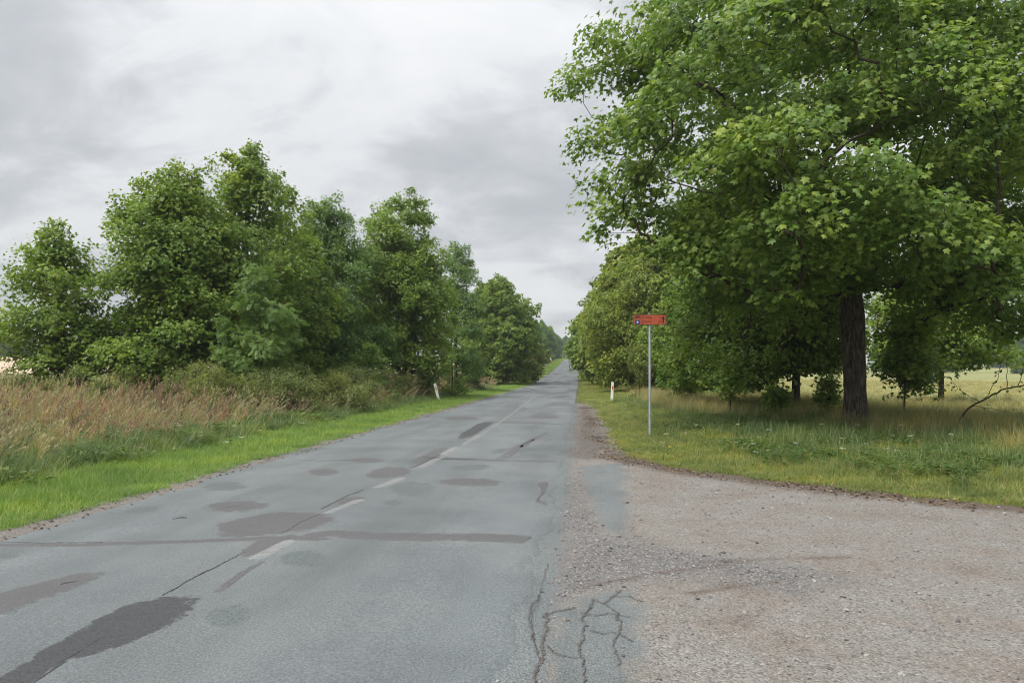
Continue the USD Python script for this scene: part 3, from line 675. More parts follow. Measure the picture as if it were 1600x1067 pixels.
x, y = sprinkle(rng, -0.5, 14, 3.2, 16, 520)
x2, y2 = sprinkle(rng, -0.6, 4, 16, 34, 200)
x, y = np.r_[x, x2], np.r_[y, y2]
g_ = sst(sdist(GREY, x, y) + 0.9 * (fbm2(x, y, 2.2, 41, 4) - 0.5), -0.35, 0.35)
b_ = (sdist(BLUE, x, y) > 0.03) | (x < -0.27)
pr = np.where(b_, 0.05, 0.13 + 0.2 * sst(fbm2(x, y, 1.2, 43), 0.4, 0.7) + 0.8 * g_) * (edge_dist(x, y) < 0.1)
k = in_view(x, y, 0.6) & (rng.uniform(size=len(x)) < pr)
x, y, g_ = x[k], y[k], g_[k]
sz = np.exp(rng.normal(math.log(0.0068), 0.45, len(x))).clip(0.004, 0.03)
idx = np.where(rng.uniform(size=len(x)) < 0.75 * g_, rng.choice([0, 2, 4, 5, 0, 3, 6], len(x)), rng.choice([0, 2, 6, 2, 6, 3, 1, 7], len(x)))
print('stones', len(x))
scatter('loose_gravel', kinds, np.stack([x, y, apron_z(x, y) + sz * 0.25], 1), idx, quat_z(rng.uniform(0, 6.28, len(x)), rng.uniform(0, 0.5, len(x)), rng.uniform(0, 6.28, len(x))), sz, 'loose grey and pinkish stones on the side road', 'gravel')
# grit and fallen leaves along the edges
litter_mat = leafy('leaf_litter', [(0, (0.06, 0.04, 0.028)), (0.5, (0.11, 0.075, 0.05)), (1, (0.19, 0.135, 0.085))], transl=0.1)
lk = []
for q in range(4):
    v = np.array([[-.5, 0, 0], [0, -.35, .1], [.5, 0, .05], [0, .35, .18]]) + rng.normal(0, .06, (4, 3))
    lk.append(((v, np.array([(0, 1, 2), (0, 2, 3)])), litter_mat, np.full(4, q / 3)))
x, y = sprinkle(rng, -1, 14, 7, 34, 260)
e = edge_dist(x, y)
k = in_view(x, y, 0.5) & (rng.uniform(size=len(x)) < np.exp(-((e + 0.1) / 0.28) ** 2) * sst(fbm2(x, y, 0.8, 61), 0.35, 0.55))
x1, y1 = sprinkle(rng, -6.5, -5.2, 4, 50, 45)
k1 = in_view(x1, y1, 0.5) & (np.abs(dleft(x1, y1) - 0.02) < 0.22)
x, y = np.r_[x[k], x1[k1]], np.r_[y[k], y1[k1]]
zz = np.where(x > -2, np.maximum(apron_z(x, y), land(x, y) - 0.04), np.maximum(land(x, y) - 0.04, 0)) + 0.012
scatter('leaf_litter', lk, np.stack([x, y, zz], 1), rng.integers(0, 4, len(x)), quat_z(rng.uniform(0, 6.28, len(x)), rng.uniform(0, 0.6, len(x)), rng.uniform(0, 6.28, len(x))), rng.uniform(0.025, 0.07, len(x)), 'brown dead leaves and plant litter along the edges of the paving', 'leaf litter')

# ------------------------------------------------------------------ trees
def template(kind):
    if kind == 'maple':      # five pointed lobes, folded a little along the midrib
        o = np.array([(0, 0), (.2, -.1), (.5, .06), (.34, .26), (.6, .58), (.25, .55), (0, 1.0), (-.25, .55), (-.6, .58), (-.34, .26), (-.5, .06), (-.2, -.1)])
        v = np.vstack([np.column_stack([o, -0.22 * np.abs(o[:, 0]) - 0.12 * o[:, 1] ** 2]), [[0, .3, 0.02]]])
        n = len(o)
        return v, np.array([(n, k, (k + 1) % n) for k in range(n)])
    if kind == 'lobed':      # the same leaf for the middle distance
        v = np.array([(0, 0, 0), (.55, .3, -.12), (.2, .52, -.02), (0, 1, -.12), (-.2, .52, -.02), (-.55, .3, -.12)], float)
        return v, np.array([(0, 1, 2), (0, 2, 3), (0, 3, 4), (0, 4, 5)])
    if kind == 'broad':
        v = np.array([(0, 0, 0), (.48, .45, -.06), (0, 1, -.12), (-.48, .45, -.06)], float)
        return v, np.array([(0, 1, 2), (0, 2, 3)])
    if kind == 'oval':
        v = np.array([(0, 0, 0), (.27, .5, .04), (0, 1, -.08), (-.27, .5, .04)], float)
        return v, np.array([(0, 1, 2), (0, 2, 3)])
    if kind == 'clump':
        v = np.array([(0, 0, 0), (.45, .4, .06), (0, 1, -.1), (-.45, .45, .05)], float)
        return v, np.array([(0, 1, 2), (0, 2, 3)])
    if kind == 'feather':    # a pinnate leaf of nine narrow leaflets
        vs, fs, o = [], [], 0
        for y_, sd in [(.25, 1), (.25, -1), (.45, 1), (.45, -1), (.65, 1), (.65, -1), (.82, 1), (.82, -1), (.8, 0)]:
            L = .34 * (1.15 - .4 * y_)
            d = np.array([sd * .85, .5, -.12]) if sd else np.array([0, 1, -.15])
            d = d / np.linalg.norm(d) * L
            w = np.array([-d[1], d[0], 0]) * .2
            b = np.array([0, y_, -.1 * y_ ** 2])
            vs += [b, b + d * .5 + w, b + d, b + d * .5 - w]
            fs += [(o, o + 1, o + 2), (o, o + 2, o + 3)]
            o += 4
        return np.array(vs), np.array(fs)

def leaves(kind, P, D, N, S, tint):
    tv, tf = template(kind)
    D = nrm(D)
    N = nrm(N - (N * D).sum(1, keepdims=True) * D)
    X = np.cross(D, N)
    v = P[:, None] + S[:, None, None] * (tv[None, :, :1] * X[:, None] + tv[None, :, 1:2] * D[:, None] + tv[None, :, 2:] * N[:, None])
    k = len(tv)
    f = (tf[None] + (np.arange(len(P)) * k)[:, None, None]).reshape(-1, 3)
    return v.reshape(-1, 3), f, np.repeat(tint, k)

def tubes(segs, sides):
    """frustums: rows of (ax, ay, az, bx, by, bz, ra, rb)"""
    segs = np.asarray(segs, float)
    A, B = segs[:, :3], segs[:, 3:6]
    t = nrm(B - A)
    ref = np.where(np.abs(t[:, 2:]) < 0.9, [[0, 0, 1.0]], [[1.0, 0, 0]])
    u = nrm(np.cross(t, ref)); w = np.cross(t, u)
    ang = np.arange(sides) * 2 * np.pi / sides
    ring = np.cos(ang)[None, :, None] * u[:, None] + np.sin(ang)[None, :, None] * w[:, None]
    v = np.concatenate([A[:, None] + ring * segs[:, 6, None, None], B[:, None] + ring * segs[:, 7, None, None]], 1)
    j = np.arange(sides); k = (j + 1) % sides
    f = np.concatenate([np.stack([j, k, sides + k], 1), np.stack([j, sides + k, sides + j], 1)])
    f = (f[None] + (np.arange(len(segs)) * 2 * sides)[:, None, None]).reshape(-1, 3)
    return v.reshape(-1, 3), f

class Skeleton:
    def __init__(self, p0, r0):
        self.p, self.par, self.len = [np.array(p0, float)], [-1], [0.0]
    def add(self, p, par):
        self.p.append(np.array(p, float)); self.par.append(par); self.len.append(self.len[par] + np.linalg.norm(self.p[-1] - self.p[par]))
        return len(self.p) - 1
    def path(self, start, pts):
        for q in pts:
            start = self.add(q, start)
        return start
    def reach(self, q, rng, steps=4, arch=0.12, wig=0.06, among=None):
        """grows a bent branch from the best placed node to q"""
        P_ = np.array(self.p if among is None else [self.p[k] for k in among])
        L = np.array(self.len if among is None else [self.len[k] for k in among])
        d = np.linalg.norm(P_ - q, axis=1)
        cost = d + 0.12 * L + 0.9 * np.maximum(0, P_[:, 2] - q[2] + 0.15 * d)
        k = int(np.argmin(cost)); k = k if among is None else among[k]
        a = self.p[k]; dist = np.linalg.norm(q - a)
        new = []
        for s in range(1, steps + 1):
            t = s / steps
            p = a + (q - a) * t + np.array([0, 0, arch * dist * math.sin(math.pi * t)]) + (rng.normal(size=3) * wig * dist * (t < 1))
            k = self.add(p, k); new.append(k)
        return new
    def radii(self, tip_r, expo=2.35):
        n = len(self.p)
        acc = np.zeros(n)
        kids = np.zeros(n, int)
        for k in range(n - 1, 0, -1):
            if acc[k] == 0:
                acc[k] = tip_r ** expo
            acc[self.par[k]] += acc[k]
        return acc ** (1 / expo)

bark_mat = M('furrowed_bark', {'g': ('geometry', {}), 'mp': ('mapping', {'scale': (9.0, 9.0, 1.6)}), 'n': ('noise_texture', {'scale': 2.2, 'detail': 6.0, 'roughness': 0.7, 'distortion': 0.6}),
    'r': ('rgb_ramp', {'ramp': [(0.36, (0.025, 0.02, 0.017)), (0.5, (0.085, 0.07, 0.056)), (0.66, (0.19, 0.16, 0.13))]}), 'b': ('bump', {'strength': 1.0, 'distance': 0.09}), 'p': ('principled_bsdf', {'roughness': 0.9, 'specular_ior_level': 0.2})},
    [('g.position', 'mp.vector'), ('mp.vector', 'n.vector'), ('n.fac', 'r.fac'), ('r.color', 'p.base_color'), ('n.fac', 'b.height'), ('b.normal', 'p.normal')])
twig_mat = noise_mix_mat('twig_bark', [(0.035, 0.028, 0.022), (0.055, 0.045, 0.035), (0.08, 0.065, 0.05)], 3.0, 25.0)

def foliage(name, dark, mid, light, odd=(0.3, 0.26, 0.07), transl=0.42, spec=0.35, rough=0.45):
    return leafy(name, [(0, dark), (0.45, mid), (0.85, light), (0.97, light), (1.0, odd)], [(0.3, (0.85, 0.88, 0.92)), (0.5, (1, 1, 1)), (0.72, (1.2, 1.12, 0.85))], 0.45, transl, rough, spec)
maple_mat = foliage('maple_leaves', (0.072, 0.144, 0.028), (0.13, 0.21, 0.038), (0.24, 0.315, 0.064))
maple_left_mat = foliage('young_maple_leaves', (0.075, 0.146, 0.028), (0.143, 0.226, 0.04), (0.245, 0.312, 0.06))
yellow_mat = foliage('yellowing_leaves', (0.1, 0.158, 0.026), (0.168, 0.224, 0.038), (0.275, 0.305, 0.063), (0.42, 0.33, 0.1))
light_mat = foliage('light_maple_leaves', (0.088, 0.165, 0.028), (0.148, 0.235, 0.038), (0.25, 0.315, 0.06), (0.36, 0.32, 0.09))
oak_mat = foliage('oak_leaves', (0.068, 0.142, 0.038), (0.113, 0.2, 0.054), (0.18, 0.265, 0.08), (0.2, 0.25, 0.08))
ash_mat = foliage('ash_leaves', (0.085, 0.165, 0.046), (0.135, 0.222, 0.06), (0.2, 0.285, 0.08), (0.22, 0.28, 0.085))
shrub_mat = foliage('shrub_leaves', (0.105, 0.145, 0.045), (0.165, 0.205, 0.068), (0.25, 0.27, 0.095), (0.32, 0.25, 0.1))
far_mat = foliage('distant_leaves', (0.056, 0.125, 0.036), (0.09, 0.17, 0.05), (0.14, 0.22, 0.07), (0.18, 0.22, 0.07))

def make_tree(name, label, cat, loc, lobes, trunk, leaf='lobed', size=0.16, per=14, dens=9.0, mat=None, limbs=(), seed=0, tip_r=0.005, spray=0.3, droop=0.55, twigs=0.2, near=None, group=None, gap=0.36, trunk_r=None, sides=5, scale=None, rotz=0.0, up=0.7, flat_=0.38, wild=0.45):
    """a tree at loc. lobes: (centre, radii) ellipsoids of foliage and trunk: points, all relative to loc"""
    rng = np.random.default_rng(1000 + seed)
    root = thing(name, label, cat, loc, rotz=rotz, scale=scale, group=group)
    sk = Skeleton(trunk[0], 0.2)
    top = sk.path(0, trunk[1:])
    ntrunk = len(sk.p)
    runs = []
    for lim in limbs:
        n0 = len(sk.p)
        d = [np.linalg.norm(np.array(sk.p[k]) - lim[0]) for k in range(ntrunk)]
        sk.path(int(np.argmin(d)), [np.asarray(p, float) for p in lim])
        runs.append(np.arange(n0, len(sk.p)))
    LP, LD, LN, LS, LT, LI = [], [], [], [], [], []
    centre = np.mean([c for c, r in lobes], 0)
    order = sorted(range(len(lobes)), key=lambda k: np.linalg.norm(np.asarray(lobes[k][0]) - sk.p[top]))
    for li in order:
        c, r = np.asarray(lobes[li][0], float), np.asarray(lobes[li][1], float)
        nodes_ = sk.reach(c - np.array([0, 0, 0.25 * r[2]]), rng, 5, 0.08, 0.05, list(range(ntrunk - 1, len(sk.p))) if len(limbs) else None)
        area = 4 * np.pi * ((r[0] * r[1]) ** 1.6 / 3 + (r[0] * r[2]) ** 1.6 / 3 + (r[1] * r[2]) ** 1.6 / 3) ** (1 / 1.6)
        nt = max(6, int(area * dens))
        d = nrm(rng.normal(size=(nt, 3)))
        d[:, 2] = np.where(d[:, 2] < -0.35, -d[:, 2] * 0.7, d[:, 2])
        d = nrm(d)
        rad = rng.uniform(0.35, 1.06, nt) ** 0.55
        p = c + d * r * rad[:, None]
        ok = meshkit.fbm(p * 1.1 + 31.7 + seed, 2, 5) > gap
        ok &= p[:, 2] > 0.05
        p, d = p[ok], d[ok]
        # sub-branches, then twigs
        if len(p) == 0:
            continue
        nsub = max(1, len(p) // 9)
        sub = p[rng.choice(len(p), nsub, replace=False)]
        attach = list(nodes_)
        for q in sub:
            attach += sk.reach(c + (q - c) * 0.8, rng, 3, 0.05, 0.07, attach)[1:]
        for q in p[rng.uniform(size=len(p)) < twigs]:
            sk.reach(q, rng, 1, 0, 0, attach)
        out = nrm(np.column_stack([(p - centre)[:, :2], np.zeros(len(p))]) + 0.4 * d)
        n = len(p)
        inner = np.zeros(n)
        for cc, r2 in lobes:
            inner += (((p - cc) / (np.asarray(r2) * 0.8)) ** 2).sum(1) < 1
        inner = (inner >= 2) | (p[:, 2] > 13.2)
        k = np.where(inner, rng.poisson(per * 0.42, n), rng.poisson(per, n))
        rep = np.repeat(np.arange(n), k)
        m = len(rep)
        a = rng.uniform(0, 2 * np.pi, m); rr = spray * np.sqrt(rng.uniform(size=m))
        radial = np.stack([np.cos(a), np.sin(a), np.zeros(m)], 1)
        off = radial * rr[:, None] + np.column_stack([np.zeros((m, 2)), -0.45 * rr ** 2 / spray + rng.normal(0, flat_ * spray, m)])
        LP.append(p[rep] + off)
        LD.append(radial * 0.55 + out[rep] * 0.45 + [0, 0, -droop] + rng.normal(0, wild, (m, 3)))
        LN.append(np.array([0, 0, up]) + out[rep] * 0.5 + radial * 0.25 + rng.normal(0, wild, (m, 3)))
        LS.append(size * rng.uniform(0.6, 1.15, m) * np.where(inner[rep], 1.35, 1.0))
        LI.append(inner[rep])
        tt = rng.beta(1.2, 1.5, n)
        LT.append(np.clip(0.62 * tt[rep] + 0.38 * rng.uniform(size=m), 0, 0.96) + 0.04 * (rng.uniform(size=m) < 0.015))
    LP, LD, LN, LS, LT, LI = map(np.concatenate, (LP, LD, LN, LS, LT, LI))
    if leaf in ('lobed', 'maple'):
        # leaves that face the road keep their full outline; those inside and behind have a simpler one
        away = (LP[:, :2] - centre[:2]) @ nrm(np.asarray(loc, float)[None, :2])[0]
        plain_ = LI | (away > 0.3 * np.abs(LP[:, :2] - centre[:2]).max())
        fine = near(LP + np.asarray(loc)) & ~plain_ if near is not None else np.zeros(len(LP), bool)
        lv, lf, lt = join(*[leaves(kd, LP[m_], LD[m_], LN[m_], LS[m_] * g_, LT[m_]) for kd, m_, g_ in (('maple', fine, 1), ('lobed', ~fine & ~plain_, 1), ('broad', plain_, 1)) if m_.any()])
    else:
        lv, lf, lt = leaves(leaf, LP, LD, LN, LS, LT)
    r = sk.radii(tip_r)
    if trunk_r is not None:
        r = np.minimum(r, trunk_r * 0.8)
        for k in range(ntrunk):
            want = trunk_r * (1 - 0.45 * k / max(1, ntrunk - 1)) if ntrunk < 6 else trunk_r * (1.0, 1.0, 0.93, 0.94, 1.08, 0.85)[min(k, 5)]
            r[k] = max(want, 0)
    par = np.array(sk.par); P_ = np.array(sk.p)
    for run in runs:             # each main limb is a part of its own
        q = np.r_[par[run[0]], run]
        t = np.linspace(0, len(q) - 1, 5 * (len(q) - 1) + 1)
        cpl = np.stack([np.interp(t, np.arange(len(q)), P_[q][:, c_]) for c_ in range(3)], 1)
        rl = np.interp(t, np.arange(len(q)), np.r_[min(r[q[0]], r[q[1]] * 1.25), r[run]])
        cpl = cpl + (0.35 * rl * rng.normal(size=cpl.shape).T).T
        obj('limb', tubes(np.column_stack([cpl[:-1], cpl[1:], rl[:-1], rl[1:]]), 9), bark_mat, root, smooth=True)
    k = np.arange(ntrunk + sum(len(q) for q in runs), len(P_))
    ra = np.minimum(r[par[k]], r[k] * 1.6)
    segs = np.column_stack([P_[par[k]], P_[k], ra, r[k]])
    segs = segs[np.linalg.norm(segs[:, 3:6] - segs[:, :3], axis=1) > 1e-4]
    big = segs[:, 7] > 0.025
    parts = [tubes(segs[big], 6), tubes(segs[~big], 3)] if big.any() and (~big).any() else [tubes(segs, 3)]
    bv = np.vstack([q[0] for q in parts]); bf = np.vstack([parts[0][1]] + ([parts[1][1] + len(parts[0][0])] if len(parts) > 1 else []))
    # trunk: one closed tapering tube with a flared foot
    tp = P_[:ntrunk]; tr = r[:ntrunk].copy()
    t = np.linspace(0, ntrunk - 1, max(10, ntrunk * 5))
    cp = np.stack([np.interp(t, np.arange(ntrunk), tp[:, q]) for q in range(3)], 1); cr = np.interp(t, np.arange(ntrunk), tr)
    hgt = cp[:, 2] - cp[0, 2]
    cr = cr * (1 + 0.55 * np.exp(-np.maximum(hgt, 0) / (1.3 * tr[0] + 1e-6)))
    ns = 22
    ang = np.arange(ns) * 2 * np.pi / ns
    lump = 1 + 0.16 * (meshkit.fbm(np.stack([np.cos(ang)[None] * 1.3 + 0 * cr[:, None], np.sin(ang)[None] * 1.3 + 0 * cr[:, None], hgt[:, None] * 0.7 + 0 * ang[None]], -1) + 7.3 + seed, 3, seed) - 0.5) * 2
    ring = np.stack([np.cos(ang)[None] * cr[:, None] * lump, np.sin(ang)[None] * cr[:, None] * lump, 0 * lump], -1) + cp[:, None]
    nr = len(cr)
    i, j = np.meshgrid(np.arange(nr - 1), np.arange(ns), indexing='ij')
    q = np.stack([i * ns + j, i * ns + (j + 1) % ns, (i + 1) * ns + (j + 1) % ns, (i + 1) * ns + j], -1).reshape(-1, 4)
    tv = np.vstack([ring.reshape(-1, 3), cp[-1:]])
    tf = np.vstack([q[:, [0, 1, 2]], q[:, [0, 2, 3]], np.stack([(nr - 1) * ns + np.arange(ns), (nr - 1) * ns + (np.arange(ns) + 1) % ns, np.full(ns, nr * ns)], 1)])
    obj('trunk', (tv, tf), bark_mat, root, smooth=True)
    tag(obj('branches', (bv, bf), twig_mat, root, smooth=True), kind='stuff')
    tag(obj('crown', (lv, lf), mat, root, attrs={'tint': lt}), kind='stuff')
    STAT.append((str(root.GetPath()), len(LP), len(lf) + len(bf)))
    return root
STAT = []

def bushy(h):
    return min(1.0, (h + 0.12) / 0.27) ** 0.5 * (1 - h ** 3.0) ** 0.66 * 1.02
def spire(h):
    return 0.16 + 0.9 * (1 - h ** 1.5) ** 0.9 * min(1.0, 0.6 + 2 * h)
def rounded(h):
    return math.sin(math.pi * (0.16 + 0.84 * h)) ** 0.6 + 0.02
def blobs(rng, n, w, low, top, lobe, squash=0.75, shape=bushy, cx=0.0, shell=0.45, sprigs=0):
    """n lobes of foliage under a profile: half width w * shape(h), from low to top; sprigs: upright shoots on the upper outline"""
    out = []
    ph = rng.uniform(0, 50)
    for _ in range(9000):
        if len(out) >= n:
            break
        h = rng.uniform()
        s_ = shape(h)
        l = lobe * rng.uniform(0.6, 1.2) * (0.55 + 0.5 * s_)
        a = rng.uniform(0, 2 * np.pi)
        wl = 1.07 * w * (0.72 + 0.5 * float(meshkit.noise(np.array([math.cos(a) * 1.6 + 20, math.sin(a) * 1.6 + 20, h * 4 + ph]))))
        r = max(0.0, wl * s_ - 0.6 * l) * rng.uniform() ** shell
        z = low + (top - low) * h
        z = min(max(z, low + 0.5 * l * squash), top - 0.6 * l * squash)
        p = np.array([cx + r * math.cos(a), r * math.sin(a), z])
        if out and min(np.linalg.norm(p - o[0]) for o in out) < 0.46 * l:
            continue
        out.append((p, np.array([l, l, l * squash])))
    made, body = 0, list(out)
    for _ in range(600):
        if made >= sprigs:
            break
        c, r = body[rng.integers(len(body))]
        a = rng.uniform(0, 2 * np.pi)
        q = rng.uniform(0, 0.9)
        L = rng.uniform(0.3, 0.6) * (0.7 + 0.12 * w)
        foot = c + [r[0] * q * math.cos(a), r[0] * q * math.sin(a), r[2] * math.sqrt(1 - q * q)]
        tip = foot + [0.12 * L * math.cos(a), 0.12 * L * math.sin(a), 0.6 * L]
        if tip[2] < 0.45 * top or any((((tip - b) / (o * 1.0)) ** 2).sum() < 1 for b, o in body):
            continue
        out.append((foot + [0.08 * L * math.cos(a), 0.08 * L * math.sin(a), 0.3 * L], np.array([0.1 + 0.12 * L, 0.1 + 0.12 * L, 0.75 * L])))
        made += 1
    return out

def place(px, zc):
    q = pt(px, HZ, zc)
    return np.array([q[0], q[1], float(land(q[0], q[1])) - 0.06])

# --- the big maple on the right
base = place(1337, 22.0)
def rel(px, py, zc):
    return pt(px, py, zc) - base
rng = np.random.default_rng(77)
lobes = blobs(rng, 110, 7.3, 3.6, 16.2, 1.8, 0.7, rounded, 0.0, 0.35)
for px, py, zc, r in [(985, 60, 20, 1.4), (950, 110, 20.5, 1.2), (905, 132, 20.5, 0.75), (950, 225, 20, 1.1), (975, 300, 19.5, 1.3), (1000, 350, 19, 1.3), (1040, 400, 19, 1.2), (1110, 420, 18.5, 1.2), (1180, 430, 17.5, 1.1), (1265, 415, 16.5, 0.95), (1240, 350, 15.5, 1.2),
                      (1330, 300, 14.8, 1.3), (1220, 230, 15.2, 1.3), (1120, 290, 16.5, 1.3), (1430, 360, 15.5, 1.2), (1520, 400, 16, 1.2), (1560, 470, 16.5, 1.0), (1590, 505, 17, 0.8), (1500, 430, 18.5, 1.2), (1470, 470, 21, 1.2), (1640, 420, 17, 1.3), (1300, 30, 15.5, 1.5), (1120, 120, 16.5, 1.4), (1050, 200, 17.5, 1.3),
                      (1285, 385, 19, 1.1), (1235, 440, 18, 0.9), (1190, 455, 19, 0.9), (1130, 465, 20, 0.9), (1230, 462, 17, 0.5), (1420, 440, 22, 1.0), (1470, 435, 20, 1.1), (1545, 500, 18, 0.8), (1592, 525, 17.5, 0.7), (1385, 430, 26, 1.1), (1080, 465, 20, 0.95), (1120, 515, 21, 0.95), (1180, 500, 20.5, 0.95), (1232, 515, 21.5, 0.85), (1092, 560, 23, 0.9), (1152, 575, 24, 0.85), (1205, 562, 23, 0.8), (1060, 515, 22, 0.8), (1250, 480, 20, 0.7), (1445, 495, 23, 0.8), (1500, 515, 22, 0.75), (1405, 525, 24.5, 0.7), (1230, 110, 24, 1.6), (1170, 110, 23, 1.5), (1280, 90, 22, 1.5), (1010, 335, 20, 1.1), (1055, 345, 21, 1.2), (1030, 385, 20, 0.9), (1085, 380, 21, 1.2), (1020, 140, 21, 1.3), (1350, 190, 23, 1.5), (1440, 150, 15, 1.4), (1560, 260, 16, 1.4), (1400, 60, 16, 1.4), (1090, 40, 18, 1.4), (1200, 60, 16, 1.4)]:
    lobes.append((rel(px, py, zc), np.array([r, r, r * 0.72])))
limbs = [[rel(1318, 455, 22), rel(1300, 400, 22.2), rel(1262, 330, 22), rel(1225, 240, 21.5), rel(1190, 120, 21.5), rel(1165, 0, 21.5)],
         [rel(1352, 450, 22), rel(1385, 390, 22), rel(1400, 310, 22), rel(1385, 230, 22.5), rel(1400, 110, 22.5), rel(1390, -60, 22.5)],
         [rel(1360, 440, 21.8), rel(1410, 330, 21.3), rel(1450, 200, 20.5), rel(1520, 110, 20), rel(1610, 50, 19.8)],
         [rel(1300, 395, 21.8), rel(1262, 345, 21), rel(1190, 305, 20), rel(1100, 300, 19.5), rel(1010, 270, 19.8)],
         [rel(1385, 385, 22), rel(1440, 340, 21), rel(1530, 315, 20), rel(1640, 300, 19)],
         [rel(1335, 430, 21.5), rel(1325, 370, 19.5), rel(1300, 320, 17.5), rel(1280, 260, 16)],
         [rel(1300, 390, 22.4), rel(1230, 260, 23), rel(1130, 150, 23), rel(1020, 70, 22.5)],
         [rel(1345, 420, 23), rel(1360, 340, 25), rel(1370, 240, 27)]]
trunk = [(0.02, 0, -0.1), (0, 0, 0.6), (-0.03, 0, 1.6), (-0.06, 0, 2.6), (-0.12, 0, 3.4), (-0.1, 0, 4.1)]
make_tree('maple_tree', 'huge dark green maple with a thick furrowed trunk beside the gravel turn-off', 'tree', base, lobes, [np.array(p, float) for p in trunk], size=0.152, per=15, dens=5.0, mat=maple_mat, limbs=limbs, seed=1,
          tip_r=0.006, spray=0.36, near=lambda p: (p[:, 1] < 19.5) & (p[:, 2] < 11.5), gap=0.465, trunk_r=0.335, droop=0.6, flat_=0.3, wild=0.4)

def grown(name, label, px, zc, top, hw, kind, seed, low=0.6, n=26, shape=None, lobe=None, mat=None, leaf='lobed', size=0.16, per=12, dens=7, group=None, cat='tree', squash=0.8, gap=0.36, spray=0.28, droop=0.5, trunk_r=0.14, extra=(), cx=0.0, twigs=0.16, up=0.7, sprigs=0, thick=2.6, flat=0.38):
    """a tree fitted to the picture: its foot at px and depth zc, its top at pixel row top, half as wide as hw pixels; low = bottom of the crown in metres"""
    rng = np.random.default_rng(500 + seed)
    b = place(px, zc)
    h = EYE + (HZ - top) / F * zc - b[2]
    w = hw / F * zc
    lobe = lobe or 0.36 * w
    ls = blobs(rng, int(n * thick), w, low, h, lobe, squash, shape or bushy, cx, 0.5, sprigs)
    dens = dens * (0.62 if thick > 1.5 else 1)
    for px_, py_, dz, r in extra:
        q = pt(px_, py_, zc + dz) - b
        ls.append((q, np.array([r, r, r * squash])))
    tr = [np.array([0, 0, -0.1]), np.array([0.03, 0, 0.25 * h]), np.array([rng.normal(0, .06), rng.normal(0, .06), 0.5 * h]), np.array([rng.normal(0, .15), rng.normal(0, .15), 0.8 * h])]
    return make_tree(name, label, cat, b, ls, tr, leaf=leaf, size=size, per=per, dens=dens, mat=mat, seed=seed, spray=spray, droop=droop, group=group, gap=gap, trunk_r=trunk_r, twigs=twigs, up=up, flat_=flat)

grown('maple_tree', 'young bushy maple furthest left, pale field showing under its crown', 88, 27, 362, 84, 0, 11, low=0.9, n=30, mat=maple_left_mat, size=0.15, dens=7.5, extra=[(93, 368, 0, .36), (95, 392, 0, .5), (60, 410, 0, .45), (128, 430, 0, .5), (30, 440, 0, .5)], sprigs=26)
grown('maple_tree', 'wide dense maple of the left clump, right of the leftmost tree', 272, 28, 276, 126, 0, 12, low=0.5, n=60, mat=maple_left_mat, size=0.155, dens=7, extra=[(235, 300, 0, .6), (300, 280, 0, .6), (335, 265, 0, .55), (190, 345, 0, .6)], sprigs=26)
grown('maple_tree', 'tallest maple of the left clump with two pointed leaders', 388, 31, 246, 96, 0, 13, low=1.0, n=36, mat=maple_left_mat, size=0.155, dens=6.5, extra=[(388, 245, 0, .42), (352, 250, 0, .4), (395, 290, 0, .6), (345, 300, 0, .6), (420, 310, 0, .5), (386, 240, 0, .3), (355, 246, 0, .28), (388, 262, 0, .4)], sprigs=26)
grown('maple_tree', 'yellowish green maple between the tall maple and the bluish oak', 468, 34, 372, 74, 0, 14, low=1.0, n=22, mat=light_mat, size=0.15, sprigs=26)
grown('maple_tree', 'rounded maple filling the dip between the tall maple and the bluish oak', 448, 36, 305, 72, 0, 23, low=1.5, n=30, mat=maple_left_mat, size=0.165, dens=6, sprigs=20)
grown('ash_tree', 'small feathery blue green ash standing in front of the left clump', 406, 26.5, 418, 70, 0, 15, low=0.4, n=26, mat=ash_mat, leaf='feather', size=0.26, per=9, dens=10, spray=0.2, droop=0.5, trunk_r=0.06, lobe=0.5, sprigs=8)
grown('oak_tree', 'bluish green oak behind the ash, left of the light maple', 515, 39, 325, 86, 0, 16, low=1.2, n=38, mat=oak_mat, leaf='oval', size=0.18, per=17, dens=7.0, spray=0.3, trunk_r=0.16, sprigs=26)
grown('maple_tree', 'light green full-crowned maple with visible trunk behind the left marker post', 632, 43, 308, 84, 0, 17, low=1.3, n=44, mat=light_mat, size=0.165, dens=6.5, extra=[(600, 330, 0, .7), (625, 318, 0, .6), (655, 320, 0, .6), (590, 380, 0, .9)], trunk_r=0.17, sprigs=26)
grown('oak_tree', 'darker bluish oak peeping out right behind the light maple', 712, 58, 380, 48, 0, 18, low=1.0, n=30, mat=oak_mat, leaf='oval', size=0.2, per=18, dens=5, sprigs=26)
grown('maple_sapling', 'yellow green sapling under the right side of the light maple', 706, 47, 490, 30, 0, 19, low=0.3, n=12, mat=light_mat, size=0.16, trunk_r=0.05)
grown('oak_tree', 'dark green oak behind the gap between the two left maples', 560, 50, 400, 60, 0, 20, low=1.0, n=24, mat=oak_mat, leaf='oval', size=0.2, per=16, dens=5, sprigs=26)
grown('maple_tree', 'broad maple halfway down the left side of the road', 780, 84, 436, 58, 0, 21, low=0.4, n=44, mat=maple_left_mat, size=0.26, dens=3.6, sprigs=26)
